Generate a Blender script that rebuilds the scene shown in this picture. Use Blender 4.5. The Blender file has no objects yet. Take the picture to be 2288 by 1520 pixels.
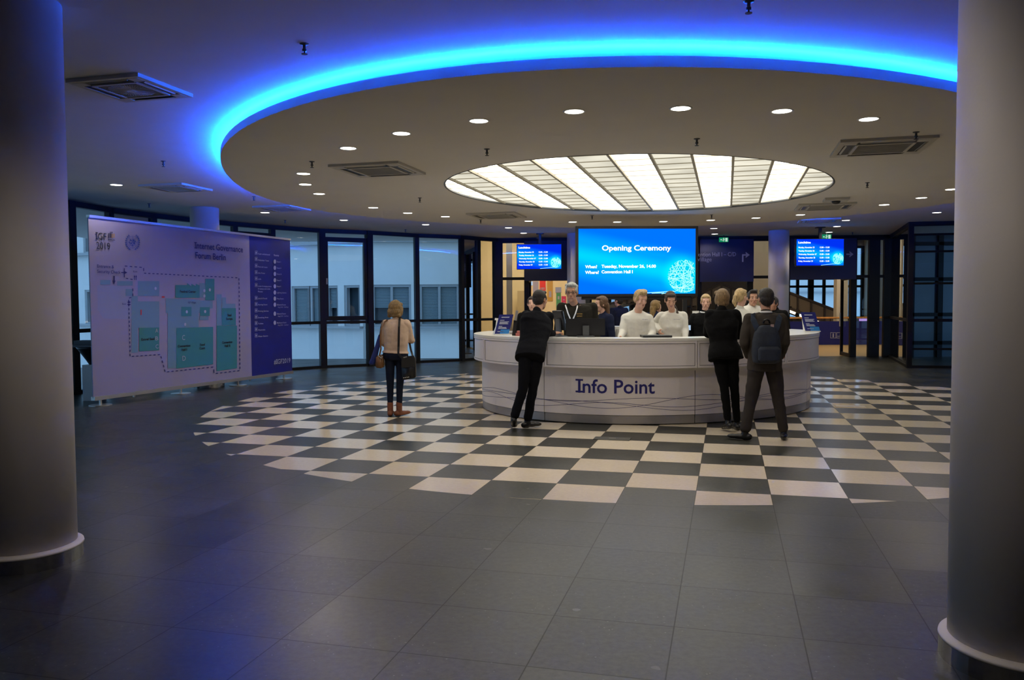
import bpy, bmesh, math, random
import numpy as np
from mathutils import Vector, Matrix

random.seed(7)
S = bpy.context.scene
COL = S.collection
PI = math.pi

# ------------------------------------------------------------------ camera, world, exposure
FPX, PITCH, ROLL, CAMH = 1830.76, -0.04518, 0.0054, 1.5918
_F = Vector((0, math.cos(PITCH), math.sin(PITCH)))
_R0 = Vector((1, 0, 0)); _U0 = Vector((0, -math.sin(PITCH), math.cos(PITCH)))
_R = math.cos(ROLL) * _R0 - math.sin(ROLL) * _U0
_U = math.sin(ROLL) * _R0 + math.cos(ROLL) * _U0
CAM = Vector((0, 0, CAMH))
cam = bpy.data.cameras.new('camera'); camo = bpy.data.objects.new('camera', cam); COL.objects.link(camo)
cam.sensor_fit = 'HORIZONTAL'; cam.sensor_width = 36.0; cam.lens = FPX / 2288 * 36.0
cam.clip_start = 0.05; cam.clip_end = 300
camo.matrix_world = Matrix(((_R.x, _U.x, -_F.x, 0), (_R.y, _U.y, -_F.y, 0), (_R.z, _U.z, -_F.z, CAMH), (0, 0, 0, 1)))
S.camera = camo
S.view_settings.view_transform = 'Standard'; S.view_settings.look = 'None'
S.view_settings.exposure = 0.42; S.view_settings.gamma = 1.0; S.view_settings.use_curve_mapping = False
try:
    S.cycles.use_denoising = True
    S.cycles.max_bounces = 8; S.cycles.diffuse_bounces = 4; S.cycles.glossy_bounces = 4
    S.cycles.transparent_max_bounces = 16; S.cycles.sample_clamp_indirect = 20.0
    S.cycles.caustics_reflective = False; S.cycles.caustics_refractive = False
except Exception:
    pass
w = bpy.data.worlds.new('dusk'); S.world = w; w.use_nodes = True
SKY_COL, SKY_STR = (0.26, 0.48, 0.78, 1), 1.3
w.node_tree.nodes['Background'].inputs[0].default_value = SKY_COL
w.node_tree.nodes['Background'].inputs[1].default_value = SKY_STR
DOWN_W = 31.0
# strengths of the place's own lamps
SKYLIGHT_BRIGHT, SKYLIGHT_DIM, LED_STR, DOWN_STR, LOBBY_STR = 3.1, 0.66, 560.0, 8.0, 9.5

# photo-frame ray helpers (used to read real positions off known planes)
def ray(x, y): return _F + _R * ((x - 1144) / FPX) + _U * ((760 - y) / FPX)
def pz(x, y, z): d = ray(x, y); return CAM + d * ((z - CAMH) / d.z)
def py(x, y, Y): d = ray(x, y); return CAM + d * (Y / d.y)
def pplane(x, y, A, n): d = ray(x, y); return CAM + d * ((A - CAM).dot(n) / d.dot(n))

TILE = 0.6; YAW = 0.25685; GX, GY = 0.40355 * TILE, -11.70338 * TILE
HALL = Vector((1.893, 12.778, 0)); CIRC_R = 6.43
ZC, ZD = 3.45, 3.29          # upper ceiling, underside of the suspended ring

# ------------------------------------------------------------------ materials
def nt(name):
    m = bpy.data.materials.new(name); m.use_nodes = True
    n = m.node_tree; return m, n, n.nodes['Principled BSDF']
def mat(name, col, rough=0.5, metal=0.0, noise=0.0, scale=20.0, bump=0.0, bscale=None, spec=0.5, emis=None, estr=0.0, stretch=None, sheen=0.0, coat=0.0):
    m, n, b = nt(name)
    b.inputs['Base Color'].default_value = (*col, 1); b.inputs['Roughness'].default_value = rough
    b.inputs['Metallic'].default_value = metal; b.inputs['Specular IOR Level'].default_value = spec
    if coat: b.inputs['Coat Weight'].default_value = coat
    if sheen: b.inputs['Sheen Weight'].default_value = sheen
    if emis: b.inputs['Emission Color'].default_value = (*emis, 1); b.inputs['Emission Strength'].default_value = estr
    if noise or bump:
        tc = n.nodes.new('ShaderNodeTexCoord'); mp = n.nodes.new('ShaderNodeMapping')
        n.links.new(tc.outputs['Object'], mp.inputs[0])
        if stretch: mp.inputs['Scale'].default_value = stretch
        tx = n.nodes.new('ShaderNodeTexNoise'); tx.inputs['Scale'].default_value = scale; tx.inputs['Detail'].default_value = 4
        n.links.new(mp.outputs[0], tx.inputs['Vector'])
        if noise:
            rp = n.nodes.new('ShaderNodeValToRGB')
            rp.color_ramp.elements[0].position = 0.3; rp.color_ramp.elements[1].position = 0.7
            rp.color_ramp.elements[0].color = (*[c * (1 - noise) for c in col], 1)
            rp.color_ramp.elements[1].color = (*[min(1, c * (1 + noise)) for c in col], 1)
            n.links.new(tx.outputs[0], rp.inputs[0]); n.links.new(rp.outputs[0], b.inputs['Base Color'])
        if bump:
            bp = n.nodes.new('ShaderNodeBump'); bp.inputs['Strength'].default_value = bump; bp.inputs['Distance'].default_value = 0.02
            if bscale:
                t2 = n.nodes.new('ShaderNodeTexNoise'); t2.inputs['Scale'].default_value = bscale; t2.inputs['Detail'].default_value = 3
                n.links.new(mp.outputs[0], t2.inputs['Vector']); n.links.new(t2.outputs[0], bp.inputs['Height'])
            else: n.links.new(tx.outputs[0], bp.inputs['Height'])
            n.links.new(bp.outputs[0], b.inputs['Normal'])
    return m
def emit(name, col, s):
    m = bpy.data.materials.new(name); m.use_nodes = True; n = m.node_tree; n.nodes.clear()
    e = n.nodes.new('ShaderNodeEmission'); o = n.nodes.new('ShaderNodeOutputMaterial')
    e.inputs[0].default_value = (*col, 1); e.inputs[1].default_value = s; n.links.new(e.outputs[0], o.inputs[0]); return m
def glass(name, tint=(0.86, 0.93, 0.96), refl=1.0):
    m = bpy.data.materials.new(name); m.use_nodes = True; n = m.node_tree; n.nodes.clear()
    o = n.nodes.new('ShaderNodeOutputMaterial'); mx = n.nodes.new('ShaderNodeMixShader'); t = n.nodes.new('ShaderNodeBsdfTransparent')
    g = n.nodes.new('ShaderNodeBsdfGlossy'); f = n.nodes.new('ShaderNodeFresnel'); mu = n.nodes.new('ShaderNodeMath')
    f.inputs[0].default_value = 1.52; mu.operation = 'MULTIPLY'; mu.inputs[1].default_value = refl
    t.inputs[0].default_value = (*tint, 1); g.inputs['Roughness'].default_value = 0.0
    n.links.new(f.outputs[0], mu.inputs[0]); n.links.new(mu.outputs[0], mx.inputs[0])
    n.links.new(t.outputs[0], mx.inputs[1]); n.links.new(g.outputs[0], mx.inputs[2]); n.links.new(mx.outputs[0], o.inputs[0]); return m

def floor_material():
    m, n, b = nt('polished_stone_floor'); L = n.links.new; N = n.nodes.new
    def M(op, a, c=None, d=None):
        x = N('ShaderNodeMath'); x.operation = op
        for i, v in enumerate((a, c, d)):
            if v is None: continue
            if isinstance(v, (int, float)): x.inputs[i].default_value = v
            else: L(v, x.inputs[i])
        return x.outputs[0]
    geo = N('ShaderNodeNewGeometry'); sp = N('ShaderNodeSeparateXYZ'); L(geo.outputs['Position'], sp.inputs[0])
    X, Y = sp.outputs[0], sp.outputs[1]
    c, s = math.cos(YAW), math.sin(YAW)
    # inverse of the camera-aligned rotation: grid coordinates in tiles
    u = M('ADD', M('SUBTRACT', M('MULTIPLY', X, c), M('MULTIPLY', Y, s)), GX); u = M('DIVIDE', u, TILE)
    v = M('ADD', M('ADD', M('MULTIPLY', X, s), M('MULTIPLY', Y, c)), GY); v = M('DIVIDE', v, TILE)
    fu, fv = M('FLOOR', u), M('FLOOR', v)
    chk = M('FLOORED_MODULO', M('ADD', fu, fv), 2.0)      # 0 or 1
    dx = M('SUBTRACT', X, HALL.x); dy = M('SUBTRACT', Y, HALL.y)
    r = M('SQRT', M('ADD', M('MULTIPLY', dx, dx), M('MULTIPLY', dy, dy)))
    inside = M('LESS_THAN', r, CIRC_R)
    white = M('MULTIPLY', chk, inside)
    # joints
    ru = M('ABSOLUTE', M('SUBTRACT', M('FRACT', u), 0.5)); rv = M('ABSOLUTE', M('SUBTRACT', M('FRACT', v), 0.5))
    joint = M('GREATER_THAN', M('MAXIMUM', ru, rv), 0.4950)
    # every slab its own shade
    cmb = N('ShaderNodeCombineXYZ'); L(fu, cmb.inputs[0]); L(fv, cmb.inputs[1])
    wn = N('ShaderNodeTexWhiteNoise'); wn.noise_dimensions = '2D'; L(cmb.outputs[0], wn.inputs['Vector'])
    shade = M('ADD', M('MULTIPLY', wn.outputs['Value'], 0.42), 0.79)
    n1 = N('ShaderNodeTexNoise'); n1.inputs['Scale'].default_value = 26; n1.inputs['Detail'].default_value = 8; n1.inputs['Roughness'].default_value = 0.7; L(geo.outputs['Position'], n1.inputs['Vector'])
    n2 = N('ShaderNodeTexNoise'); n2.inputs['Scale'].default_value = 3.0; n2.inputs['Detail'].default_value = 5; L(geo.outputs['Position'], n2.inputs['Vector'])
    vo = N('ShaderNodeTexVoronoi'); vo.inputs['Scale'].default_value = 2.6; L(geo.outputs['Position'], vo.inputs['Vector'])
    vj = N('ShaderNodeVectorMath'); vj.operation = 'ADD'; L(geo.outputs['Position'], vj.inputs[0])
    nj = N('ShaderNodeTexNoise'); nj.inputs['Scale'].default_value = 9; L(geo.outputs['Position'], nj.inputs['Vector'])
    sc = N('ShaderNodeVectorMath'); sc.operation = 'SCALE'; sc.inputs['Scale'].default_value = 0.12; L(nj.outputs['Color'], sc.inputs[0]); L(sc.outputs[0], vj.inputs[1]); L(vj.outputs[0], vo.inputs['Vector'])
    vo2 = N('ShaderNodeTexVoronoi'); vo2.inputs['Scale'].default_value = 24; L(geo.outputs['Position'], vo2.inputs['Vector'])
    fleck = M('MAXIMUM', M('LESS_THAN', vo.outputs['Distance'], 0.05), M('MULTIPLY', M('LESS_THAN', vo2.outputs['Distance'], 0.11), M('GREATER_THAN', n2.outputs[0], 0.5)))
    dark = N('ShaderNodeValToRGB'); e = dark.color_ramp.elements
    e[0].position = 0.38; e[0].color = (0.013, 0.0135, 0.011, 1); e[1].position = 0.66; e[1].color = (0.050, 0.051, 0.041, 1)
    L(M('ADD', M('MULTIPLY', n1.outputs[0], 0.6), M('MULTIPLY', n2.outputs[0], 0.4)), dark.inputs[0])
    dk2 = N('ShaderNodeMix'); dk2.data_type = 'RGBA'; L(M('MULTIPLY', fleck, 0.32), dk2.inputs[0]); L(dark.outputs[0], dk2.inputs[6]); dk2.inputs[7].default_value = (0.24, 0.23, 0.21, 1)
    dsh = N('ShaderNodeVectorMath'); dsh.operation = 'SCALE'; L(dk2.outputs[2], dsh.inputs[0]); L(shade, dsh.inputs['Scale'])
    wt = N('ShaderNodeValToRGB'); e = wt.color_ramp.elements
    e[0].position = 0.35; e[0].color = (0.78, 0.67, 0.50, 1); e[1].position = 0.65; e[1].color = (0.85, 0.74, 0.57, 1); L(n1.outputs[0], wt.inputs[0])
    wn2 = M('ADD', M('MULTIPLY', wn.outputs['Value'], 0.10), 0.95)
    wsh = N('ShaderNodeVectorMath'); wsh.operation = 'SCALE'; L(wt.outputs[0], wsh.inputs[0]); L(wn2, wsh.inputs['Scale'])
    mx = N('ShaderNodeMix'); mx.data_type = 'RGBA'; L(white, mx.inputs[0]); L(dsh.outputs[0], mx.inputs[6]); L(wsh.outputs[0], mx.inputs[7])
    mj = N('ShaderNodeMix'); mj.data_type = 'RGBA'; L(M('MULTIPLY', joint, 0.7), mj.inputs[0]); L(mx.outputs[2], mj.inputs[6]); mj.inputs[7].default_value = (0.012, 0.010, 0.009, 1)
    L(mj.outputs[2], b.inputs['Base Color'])
    L(M('MULTIPLY', M('SUBTRACT', 1.0, M('MULTIPLY', joint, 0.6)), 0.34), b.inputs['Specular IOR Level'])
    rgh = M('SUBTRACT', M('ADD', M('ADD', 0.27, M('MULTIPLY', wn.outputs['Value'], 0.08)), M('MULTIPLY', n2.outputs[0], 0.10)), M('MULTIPLY', white, 0.24)); L(rgh, b.inputs['Roughness'])
    bp = N('ShaderNodeBump'); bp.inputs['Strength'].default_value = 0.035; bp.inputs['Distance'].default_value = 0.01; L(n1.outputs[0], bp.inputs['Height']); L(bp.outputs[0], b.inputs['Normal'])
    return m

M_ = {}
def setup_mats():
    M_['floor'] = floor_material()
    M_['ceil'] = mat('ceiling_paint', (0.66, 0.64, 0.62), 0.85, noise=0.02, scale=3)
    M_['disc'] = mat('ring_paint', (0.70, 0.66, 0.58), 0.8, noise=0.015, scale=2)
    M_['plaster'] = mat('plaster', (0.62, 0.57, 0.50), 0.8, noise=0.04, scale=4)
    M_['column'] = mat('column_paint', (0.66, 0.61, 0.56), 0.6, noise=0.03, scale=2.5, bump=0.02, bscale=60)
    M_['steel'] = mat('brushed_steel', (0.42, 0.41, 0.40), 0.22, metal=1.0, noise=0.1, scale=30)
    M_['frame'] = mat('dark_frame', (0.0075, 0.0075, 0.008), 0.5, noise=0.1, scale=10, spec=0.2)
    M_['glass'] = glass('window_glass')
    M_['glassd'] = glass('dim_glass', (0.55, 0.68, 0.78), 1.4)
    M_['white'] = mat('white_laminate', (0.74, 0.70, 0.70), 0.32, noise=0.015, scale=3, coat=0.1)
    M_['whitetop'] = mat('white_counter', (0.75, 0.74, 0.70), 0.28)
    M_['alu'] = mat('aluminium', (0.55, 0.53, 0.50), 0.35, metal=0.85)
    M_['seam'] = mat('dark_seam', (0.03, 0.03, 0.03), 0.6)
    M_['plinth'] = mat('grey_plinth', (0.32, 0.31, 0.31), 0.35, metal=0.4)
    M_['navy'] = mat('navy_print', (0.010, 0.014, 0.17), 0.45, noise=0.03, scale=3)
    M_['navyd'] = mat('navy_panel', (0.006, 0.009, 0.05), 0.5, noise=0.05, scale=2)
    M_['ink'] = mat('navy_ink', (0.012, 0.012, 0.16), 0.5)
    M_['inkblk'] = mat('black_ink', (0.012, 0.014, 0.03), 0.5)
    M_['paper'] = mat('white_print', (0.30, 0.28, 0.41), 0.55, noise=0.02, scale=2)
    M_['pale'] = mat('pale_ink', (0.42, 0.44, 0.58), 0.5)
    M_['teal'] = mat('teal_print', (0.035, 0.22, 0.25), 0.5)
    M_['teal2'] = mat('teal_pale_print', (0.14, 0.27, 0.38), 0.5)
    M_['teal3'] = mat('teal_palest_print', (0.26, 0.29, 0.46), 0.5)
    M_['red'] = mat('red_print', (0.6, 0.03, 0.03), 0.5)
    M_['gold'] = mat('gold_print', (0.45, 0.26, 0.06), 0.5)
    M_['green'] = mat('green_print', (0.06, 0.25, 0.13), 0.5)
    M_['pink'] = mat('crimson_print', (0.5, 0.03, 0.12), 0.5)
    M_['black'] = mat('black_plastic', (0.008, 0.008, 0.010), 0.4)
    M_['greyp'] = mat('grey_plastic', (0.07, 0.075, 0.08), 0.4)
    M_['beige'] = mat('beige_wall', (0.68, 0.57, 0.38), 0.75, noise=0.03, scale=2)
    M_['beigef'] = mat('beige_floor', (0.50, 0.36, 0.20), 0.45, noise=0.06, scale=8)
    M_['facade'] = mat('facade_render', (0.70, 0.70, 0.68), 0.9, noise=0.03, scale=1.2)
    M_['fframe'] = mat('facade_frame', (0.36, 0.37, 0.38), 0.5)
    M_['blind'] = mat('window_blind', (0.20, 0.26, 0.28), 0.6)
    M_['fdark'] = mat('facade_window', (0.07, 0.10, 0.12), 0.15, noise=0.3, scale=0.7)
    M_['asphalt'] = mat('courtyard_paving', (0.42, 0.42, 0.42), 0.8, noise=0.1, scale=2)
    M_['brown'] = mat('brown_steel', (0.045, 0.030, 0.022), 0.5)
    M_['stairp'] = mat('parapet_panel', (0.20, 0.16, 0.115), 0.6, noise=0.05, scale=3)
    M_['wood'] = mat('handrail_wood', (0.55, 0.26, 0.08), 0.45, noise=0.15, scale=12)
    M_['acw'] = mat('cassette_white', (0.52, 0.49, 0.42), 0.6)
    M_['acg'] = mat('cassette_grille', (0.14, 0.13, 0.11), 0.7, noise=0.3, scale=120)
    M_['lamp'] = emit('lamp_glow', (1.0, 0.93, 0.80), DOWN_STR)
    M_['lamprim'] = mat('lamp_rim', (0.7, 0.7, 0.68), 0.4)
    M_['led'] = emit('led_glow', (0.003, 0.092, 1.0), LED_STR)
    M_['lobby'] = emit('lobby_lamp', (1.0, 0.80, 0.48), LOBBY_STR)
    M_['stairlamp'] = emit('stair_lamp', (1.0, 0.85, 0.6), 2.5)
    M_['exit'] = emit('exit_green', (0.01, 0.35, 0.16), 0.5)
    M_['exitw'] = emit('exit_white', (0.7, 1.0, 0.8), 0.55)
    M_['scrtext'] = emit('screen_white', (0.92, 0.98, 1.0), 1.15)
    M_['scrline'] = emit('screen_cyan', (0.42, 0.98, 1.0), 1.15)
    M_['scrball'] = emit('screen_ball', (0.0, 0.72, 0.98), 0.72)
    M_['devscr'] = emit('device_screen', (0.55, 0.75, 1.0), 0.6)
    M_['purple'] = emit('purple_lamp', (0.35, 0.12, 1.0), 2.5)
    # skylight diffusers: pale glowing sheets with faint cloudy variation of the lamps behind
    for nm, st, colr in (('skyb', SKYLIGHT_BRIGHT, (1.0, 0.96, 0.84)), ('skyd', SKYLIGHT_DIM, (0.98, 0.93, 0.76))):
        m = emit('diffuser_' + nm, colr, st); n = m.node_tree; e = n.nodes['Emission']
        tc = n.nodes.new('ShaderNodeTexCoord'); t = n.nodes.new('ShaderNodeTexNoise'); t.inputs['Scale'].default_value = 1.3
        mr = n.nodes.new('ShaderNodeMapRange'); mr.inputs[1].default_value = 0.3; mr.inputs[2].default_value = 0.7; mr.inputs[3].default_value = st * 0.72; mr.inputs[4].default_value = st * 1.12
        n.links.new(tc.outputs['Object'], t.inputs['Vector']); n.links.new(t.outputs[0], mr.inputs[0]); n.links.new(mr.outputs[0], e.inputs[1]); M_[nm] = m
setup_mats()

# ------------------------------------------------------------------ mesh helpers
def link(name, me, mats, parent=None, smooth=False):
    o = bpy.data.objects.new(name, me); COL.objects.link(o)
    for m in (mats if isinstance(mats, (list, tuple)) else [mats]): me.materials.append(M_[m] if isinstance(m, str) else m)
    if smooth:
        for p in me.polygons: p.use_smooth = True
    if parent:
        o.parent = parent; o.location = -Vector(parent.matrix_world.translation) if False else (0, 0, 0)
    return o
def obj(name, bm, m, parent=None, smooth=False, origin=None):
    """bm holds world coordinates; the mesh is stored relative to the parent's origin (or to origin)."""
    me = bpy.data.meshes.new(name)
    org = Vector(origin) if origin is not None else (Vector(parent['_o']) if parent and '_o' in parent else Vector((0, 0, 0)))
    bmesh.ops.translate(bm, verts=bm.verts, vec=-org)
    bmesh.ops.recalc_face_normals(bm, faces=bm.faces)
    bm.to_mesh(me); bm.free()
    o = link(name, me, m, parent, smooth)
    if parent is None: o.location = org
    o['_o'] = tuple(org)
    return o
def tag(o, label=None, cat=None, group=None, kind=None):
    if label: o['label'] = label
    if cat: o['category'] = cat
    if group: o['group'] = group
    if kind: o['kind'] = kind
    return o
def empty(name, loc, label=None, cat=None, group=None, kind=None):
    o = bpy.data.objects.new(name, None); COL.objects.link(o); o.location = loc; o.empty_display_size = 0.1
    o['_o'] = tuple(loc); return tag(o, label, cat, group, kind)
def copy_tree(root, loc, rz=0.0, label=None):
    r = root.copy(); COL.objects.link(r); r.location = loc; r.rotation_euler = (0, 0, rz)
    if label: r['label'] = label
    for ch in root.children:
        c = ch.copy(); COL.objects.link(c); c.parent = r
        for g in ch.children:
            d = g.copy(); COL.objects.link(d); d.parent = c
    return r
def box(bm, c, size, rz=0.0, R=None):
    M = Matrix.Translation(Vector(c)) @ (R.to_4x4() if R is not None else Matrix.Rotation(rz, 4, 'Z')) @ Matrix.Diagonal((*size, 1))
    return bmesh.ops.create_cube(bm, size=1.0, matrix=M)['verts']
def bar(bm, a, b, w, h, up=Vector((0, 0, 1))):
    """a rectangular bar from a to b, w across and h along up"""
    a, b = Vector(a), Vector(b); d = b - a; L = d.length; x = d.normalized(); up = Vector(up)
    y = up.cross(x)
    if y.length < 1e-5: y = Vector((1, 0, 0)).cross(x)
    y.normalize(); z = x.cross(y)
    R = Matrix((x, y, z)).transposed()
    box(bm, (a + b) / 2, (L, w, h), R=R)
def quad(bm, pts):
    f = bm.faces.new([bm.verts.new(Vector(p)) for p in pts]); return f
def cyl(bm, c, r, h, seg=32, r2=None):
    bmesh.ops.create_cone(bm, cap_ends=True, segments=seg, radius1=r, radius2=r if r2 is None else r2, depth=h, matrix=Matrix.Translation(Vector(c) + Vector((0, 0, h / 2))))
def tube(bm, pts, r, seg=8, closed=False):
    pts = [Vector(p) for p in pts]; n = len(pts); rings = []; prev = None
    for i, p in enumerate(pts):
        t = (pts[(i + 1) % n] - pts[i - 1]) if (closed or 0 < i < n - 1) else (pts[1] - pts[0] if i == 0 else pts[-1] - pts[-2])
        t.normalize()
        a = Vector((0, 0, 1)) if abs(t.z) < 0.9 else Vector((1, 0, 0))
        if prev is not None: a = prev
        u = (a - t * a.dot(t)).normalized(); v = t.cross(u); prev = u
        rr = r[i] if isinstance(r, (list, tuple)) else r
        rings.append([bm.verts.new(p + u * math.cos(2 * PI * k / seg) * rr + v * math.sin(2 * PI * k / seg) * rr) for k in range(seg)])
    for i in range(n if closed else n - 1):
        A, B = rings[i], rings[(i + 1) % n]
        for k in range(seg): bm.faces.new((A[k], A[(k + 1) % seg], B[(k + 1) % seg], B[k]))
    if not closed: bm.faces.new(list(reversed(rings[0]))); bm.faces.new(rings[-1])
def lathe(bm, c, prof, seg=48):
    c = Vector(c); rings = []
    for r, z in prof: rings.append([bm.verts.new(c + Vector((r * math.cos(2 * PI * k / seg), r * math.sin(2 * PI * k / seg), z))) for k in range(seg)])
    for A, B in zip(rings, rings[1:]):
        for k in range(seg): bm.faces.new((A[k], A[(k + 1) % seg], B[(k + 1) % seg], B[k]))
    bm.faces.new(list(reversed(rings[0]))); bm.faces.new(rings[-1])
def capsule(bm, a, b, ra, rb=None, seg=12, squash=None):
    rb = ra if rb is None else rb; a, b = Vector(a), Vector(b); d = b - a; L = d.length
    if L < 1e-6: d = Vector((0, 0, 1)); L = 1e-4
    x = d.normalized(); h = Vector((0, 0, 1)) if abs(x.z) < 0.9 else Vector((0, 1, 0))
    u = (h - x * h.dot(x)).normalized(); v = x.cross(u)
    if squash: sq = Vector(squash)
    rings = []
    st = [(-math.cos(t), math.sin(t), 0) for t in (0.35, 0.8, 1.2)] + [(0, 1, 0)] + [(0, 1, 1)] + [(math.cos(t), math.sin(t), 1) for t in (1.2, 0.8, 0.35)]
    for ca, sa, e in st:
        r = rb if e else ra; p = a + x * (L * e + ca * r)
        rings.append([bm.verts.new(p + (u * math.cos(2 * PI * k / seg) + v * math.sin(2 * PI * k / seg)) * r * sa) for k in range(seg)])
    for A, B in zip(rings, rings[1:]):
        for k in range(seg): bm.faces.new((A[k], A[(k + 1) % seg], B[(k + 1) % seg], B[k]))
    bm.faces.new(list(reversed(rings[0]))); bm.faces.new(rings[-1])
def ellip(bm, c, r, R=None, seg=16):
    M = Matrix.Translation(Vector(c)) @ (R.to_4x4() if R is not None else Matrix.Identity(4)) @ Matrix.Diagonal((*r, 1))
    bmesh.ops.create_uvsphere(bm, u_segments=seg, v_segments=seg * 2 // 3, radius=1.0, matrix=M)
def loft(bm, secs, seg=20):
    """secs: list of (center, xaxis*rx, yaxis*ry[, power]) closed with caps"""
    rings = []
    for sct in secs:
        c, ax, ay = sct[:3]; p = sct[3] if len(sct) > 3 else 2.3; ring = []
        for k in range(seg):
            t = 2 * PI * k / seg; ct, st = math.cos(t), math.sin(t)
            e = 2.0 / p
            ring.append(bm.verts.new(Vector(c) + ax * math.copysign(abs(ct) ** e, ct) + ay * math.copysign(abs(st) ** e, st)))
        rings.append(ring)
    for A, B in zip(rings, rings[1:]):
        for k in range(seg): bm.faces.new((A[k], A[(k + 1) % seg], B[(k + 1) % seg], B[k]))
    bm.faces.new(list(reversed(rings[0]))); bm.faces.new(rings[-1])
def remeshed(name, bm, m, parent, voxel=0.01, smooth=2, fac=0.5, folds=0.0):
    """melt the closed shapes of bm into ONE continuous surface"""
    org = Vector(parent['_o'])
    bmesh.ops.translate(bm, verts=bm.verts, vec=-org); bmesh.ops.recalc_face_normals(bm, faces=bm.faces)
    me = bpy.data.meshes.new('tmp'); bm.to_mesh(me); bm.free()
    t = bpy.data.objects.new('tmp', me); COL.objects.link(t)
    r = t.modifiers.new('r', 'REMESH'); r.mode = 'VOXEL'; r.voxel_size = voxel
    if smooth: s = t.modifiers.new('s', 'SMOOTH'); s.iterations = smooth; s.factor = fac
    dg = bpy.context.evaluated_depsgraph_get(); dg.update()
    me2 = bpy.data.meshes.new_from_object(t.evaluated_get(dg)); me2.name = name
    if folds:
        n = len(me2.vertices); co = np.empty(n * 3, 'f'); no = np.empty(n * 3, 'f'); me2.vertices.foreach_get('co', co); me2.vertices.foreach_get('normal', no); co = co.reshape(-1, 3); no = no.reshape(-1, 3)
        rg = np.random.RandomState(len(bpy.data.objects) % 97); h = np.zeros(n)
        for _ in range(6):
            a = rg.uniform(-1, 1, 3) * (9, 9, 24); b_ = rg.uniform(-1, 1, 3) * (14, 14, 14)
            h += np.sin(co @ a + 1.6 * np.sin(co @ b_ + rg.uniform(0, 6)) + rg.uniform(0, 6)) ** 3
        for _ in range(3):
            a = rg.uniform(-1, 1, 3) * (22, 22, 60); b_ = rg.uniform(-1, 1, 3) * (16, 16, 16)
            h += .5 * np.sin(co @ a + 1.5 * np.sin(co @ b_) + rg.uniform(0, 6))
        co += no * (h * folds / 2.2)[:, None]; me2.vertices.foreach_set('co', co.ravel()); me2.update()
    bpy.data.objects.remove(t); bpy.data.meshes.remove(me)
    return link(name, me2, m, parent, True)
_tc = {}
def text_verts(s, bold=0.0):
    """flat text of cap size ~0.73, returned as (verts, faces, width)"""
    key = (s, bold)
    if key in _tc: return _tc[key]
    cu = bpy.data.curves.new('t', 'FONT'); cu.body = s; cu.size = 1.0; cu.resolution_u = 3; cu.offset = bold
    o = bpy.data.objects.new('t', cu); COL.objects.link(o)
    dg = bpy.context.evaluated_depsgraph_get(); dg.update()
    me = bpy.data.meshes.new_from_object(o.evaluated_get(dg))
    V = [tuple(v.co) for v in me.vertices]; Fc = [tuple(p.vertices) for p in me.polygons]
    bpy.data.objects.remove(o); bpy.data.curves.remove(cu); bpy.data.meshes.remove(me)
    xs = [v[0] for v in V] or [0]
    _tc[key] = (V, Fc, min(xs), max(xs)); return _tc[key]
def add_text(bm, s, fn, cap, width=None, align='L', bold=0.0, serif=False):
    """fn(x, z) maps text-plane metres to a world point; cap = capital height; width stretches to that width"""
    V, Fc, x0, x1 = text_verts(s, bold); k = cap / 0.70
    kx = width / (x1 - x0) if width else k; W = (x1 - x0) * kx
    off = {'L': 0, 'C': -W / 2, 'R': -W}[align]
    vs = [bm.verts.new(fn((v[0] - x0) * kx + off, v[1] * k)) for v in V]
    for f in Fc:
        try: bm.faces.new([vs[i] for i in f])
        except ValueError: pass
    if serif:
        for i, ch in enumerate(s):
            if ch != 'I': continue
            _, _, a, b = text_verts(s[:i + 1], bold)
            _, _, ia, ib = text_verts('I', bold); sw = (ib - ia)
            cx = ((b - sw / 2) - x0) * kx + off; hw = sw * kx * 1.55; th = cap * 0.13
            for zc in (th / 2, cap - th / 2):
                quad(bm, [fn(cx - hw, zc - th / 2), fn(cx + hw, zc - th / 2), fn(cx + hw, zc + th / 2), fn(cx - hw, zc + th / 2)])
def thicken(bm, vec):
    """give the flat faces of bm a real thickness along vec"""
    r = bmesh.ops.extrude_face_region(bm, geom=bm.faces[:])
    bmesh.ops.translate(bm, verts=[g for g in r['geom'] if isinstance(g, bmesh.types.BMVert)], vec=Vector(vec))
def rect(bm, fn, x0, z0, x1, z1): quad(bm, [fn(x0, z0), fn(x1, z0), fn(x1, z1), fn(x0, z1)])

# ------------------------------------------------------------------ hall shell
bm = bmesh.new(); box(bm, (1.25, 9.86, -0.05), (24.5, 27.72, 0.1))
tag(obj('floor', bm, 'floor'), kind='structure')

# outlines of ring, skylight and floor as r(theta)
def harm(r0, a=0, b=0): return lambda t: r0 + a * math.cos(2 * t) + b * math.sin(2 * t)
DC = Vector((1.85, 12.55, 0))
_edge = [(499, 365), (503, 340), (530, 300), (600, 260), (700, 224), (800, 200), (900, 184), (1000, 172), (1144, 161), (1300, 154), (1500, 153), (1700, 158), (1900, 171), (2050, 188), (2128, 204),
         (500, 380), (510, 404), (571, 438), (640, 456), (783, 479), (937, 495), (1130, 505), (1760, 493), (1957, 476.6), (2131, 453)]
_th, _rr = [], []
for q in _edge:
    p = pz(*q, ZD) - DC; _th.append(math.atan2(p.y, p.x)); _rr.append(math.hypot(p.x, p.y))
A = np.stack([np.ones(len(_th))] + [f(k * np.array(_th)) for k in (1, 2, 3, 4) for f in (np.cos, np.sin)], 1)
wgt = np.array([1.0] * 15 + [0.6] * 10)
reg = np.diag([0] + [0.02 * k * k for k in (1, 2, 3, 4) for _ in (0, 1)])
_co = np.linalg.solve(A.T @ (A * wgt[:, None]) + reg, A.T @ (np.array(_rr) * wgt))
def disc_r(t): return float(_co[0] + sum(_co[2 * k - 1] * math.cos(k * t) + _co[2 * k] * math.sin(k * t) for k in (1, 2, 3, 4)))
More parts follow.
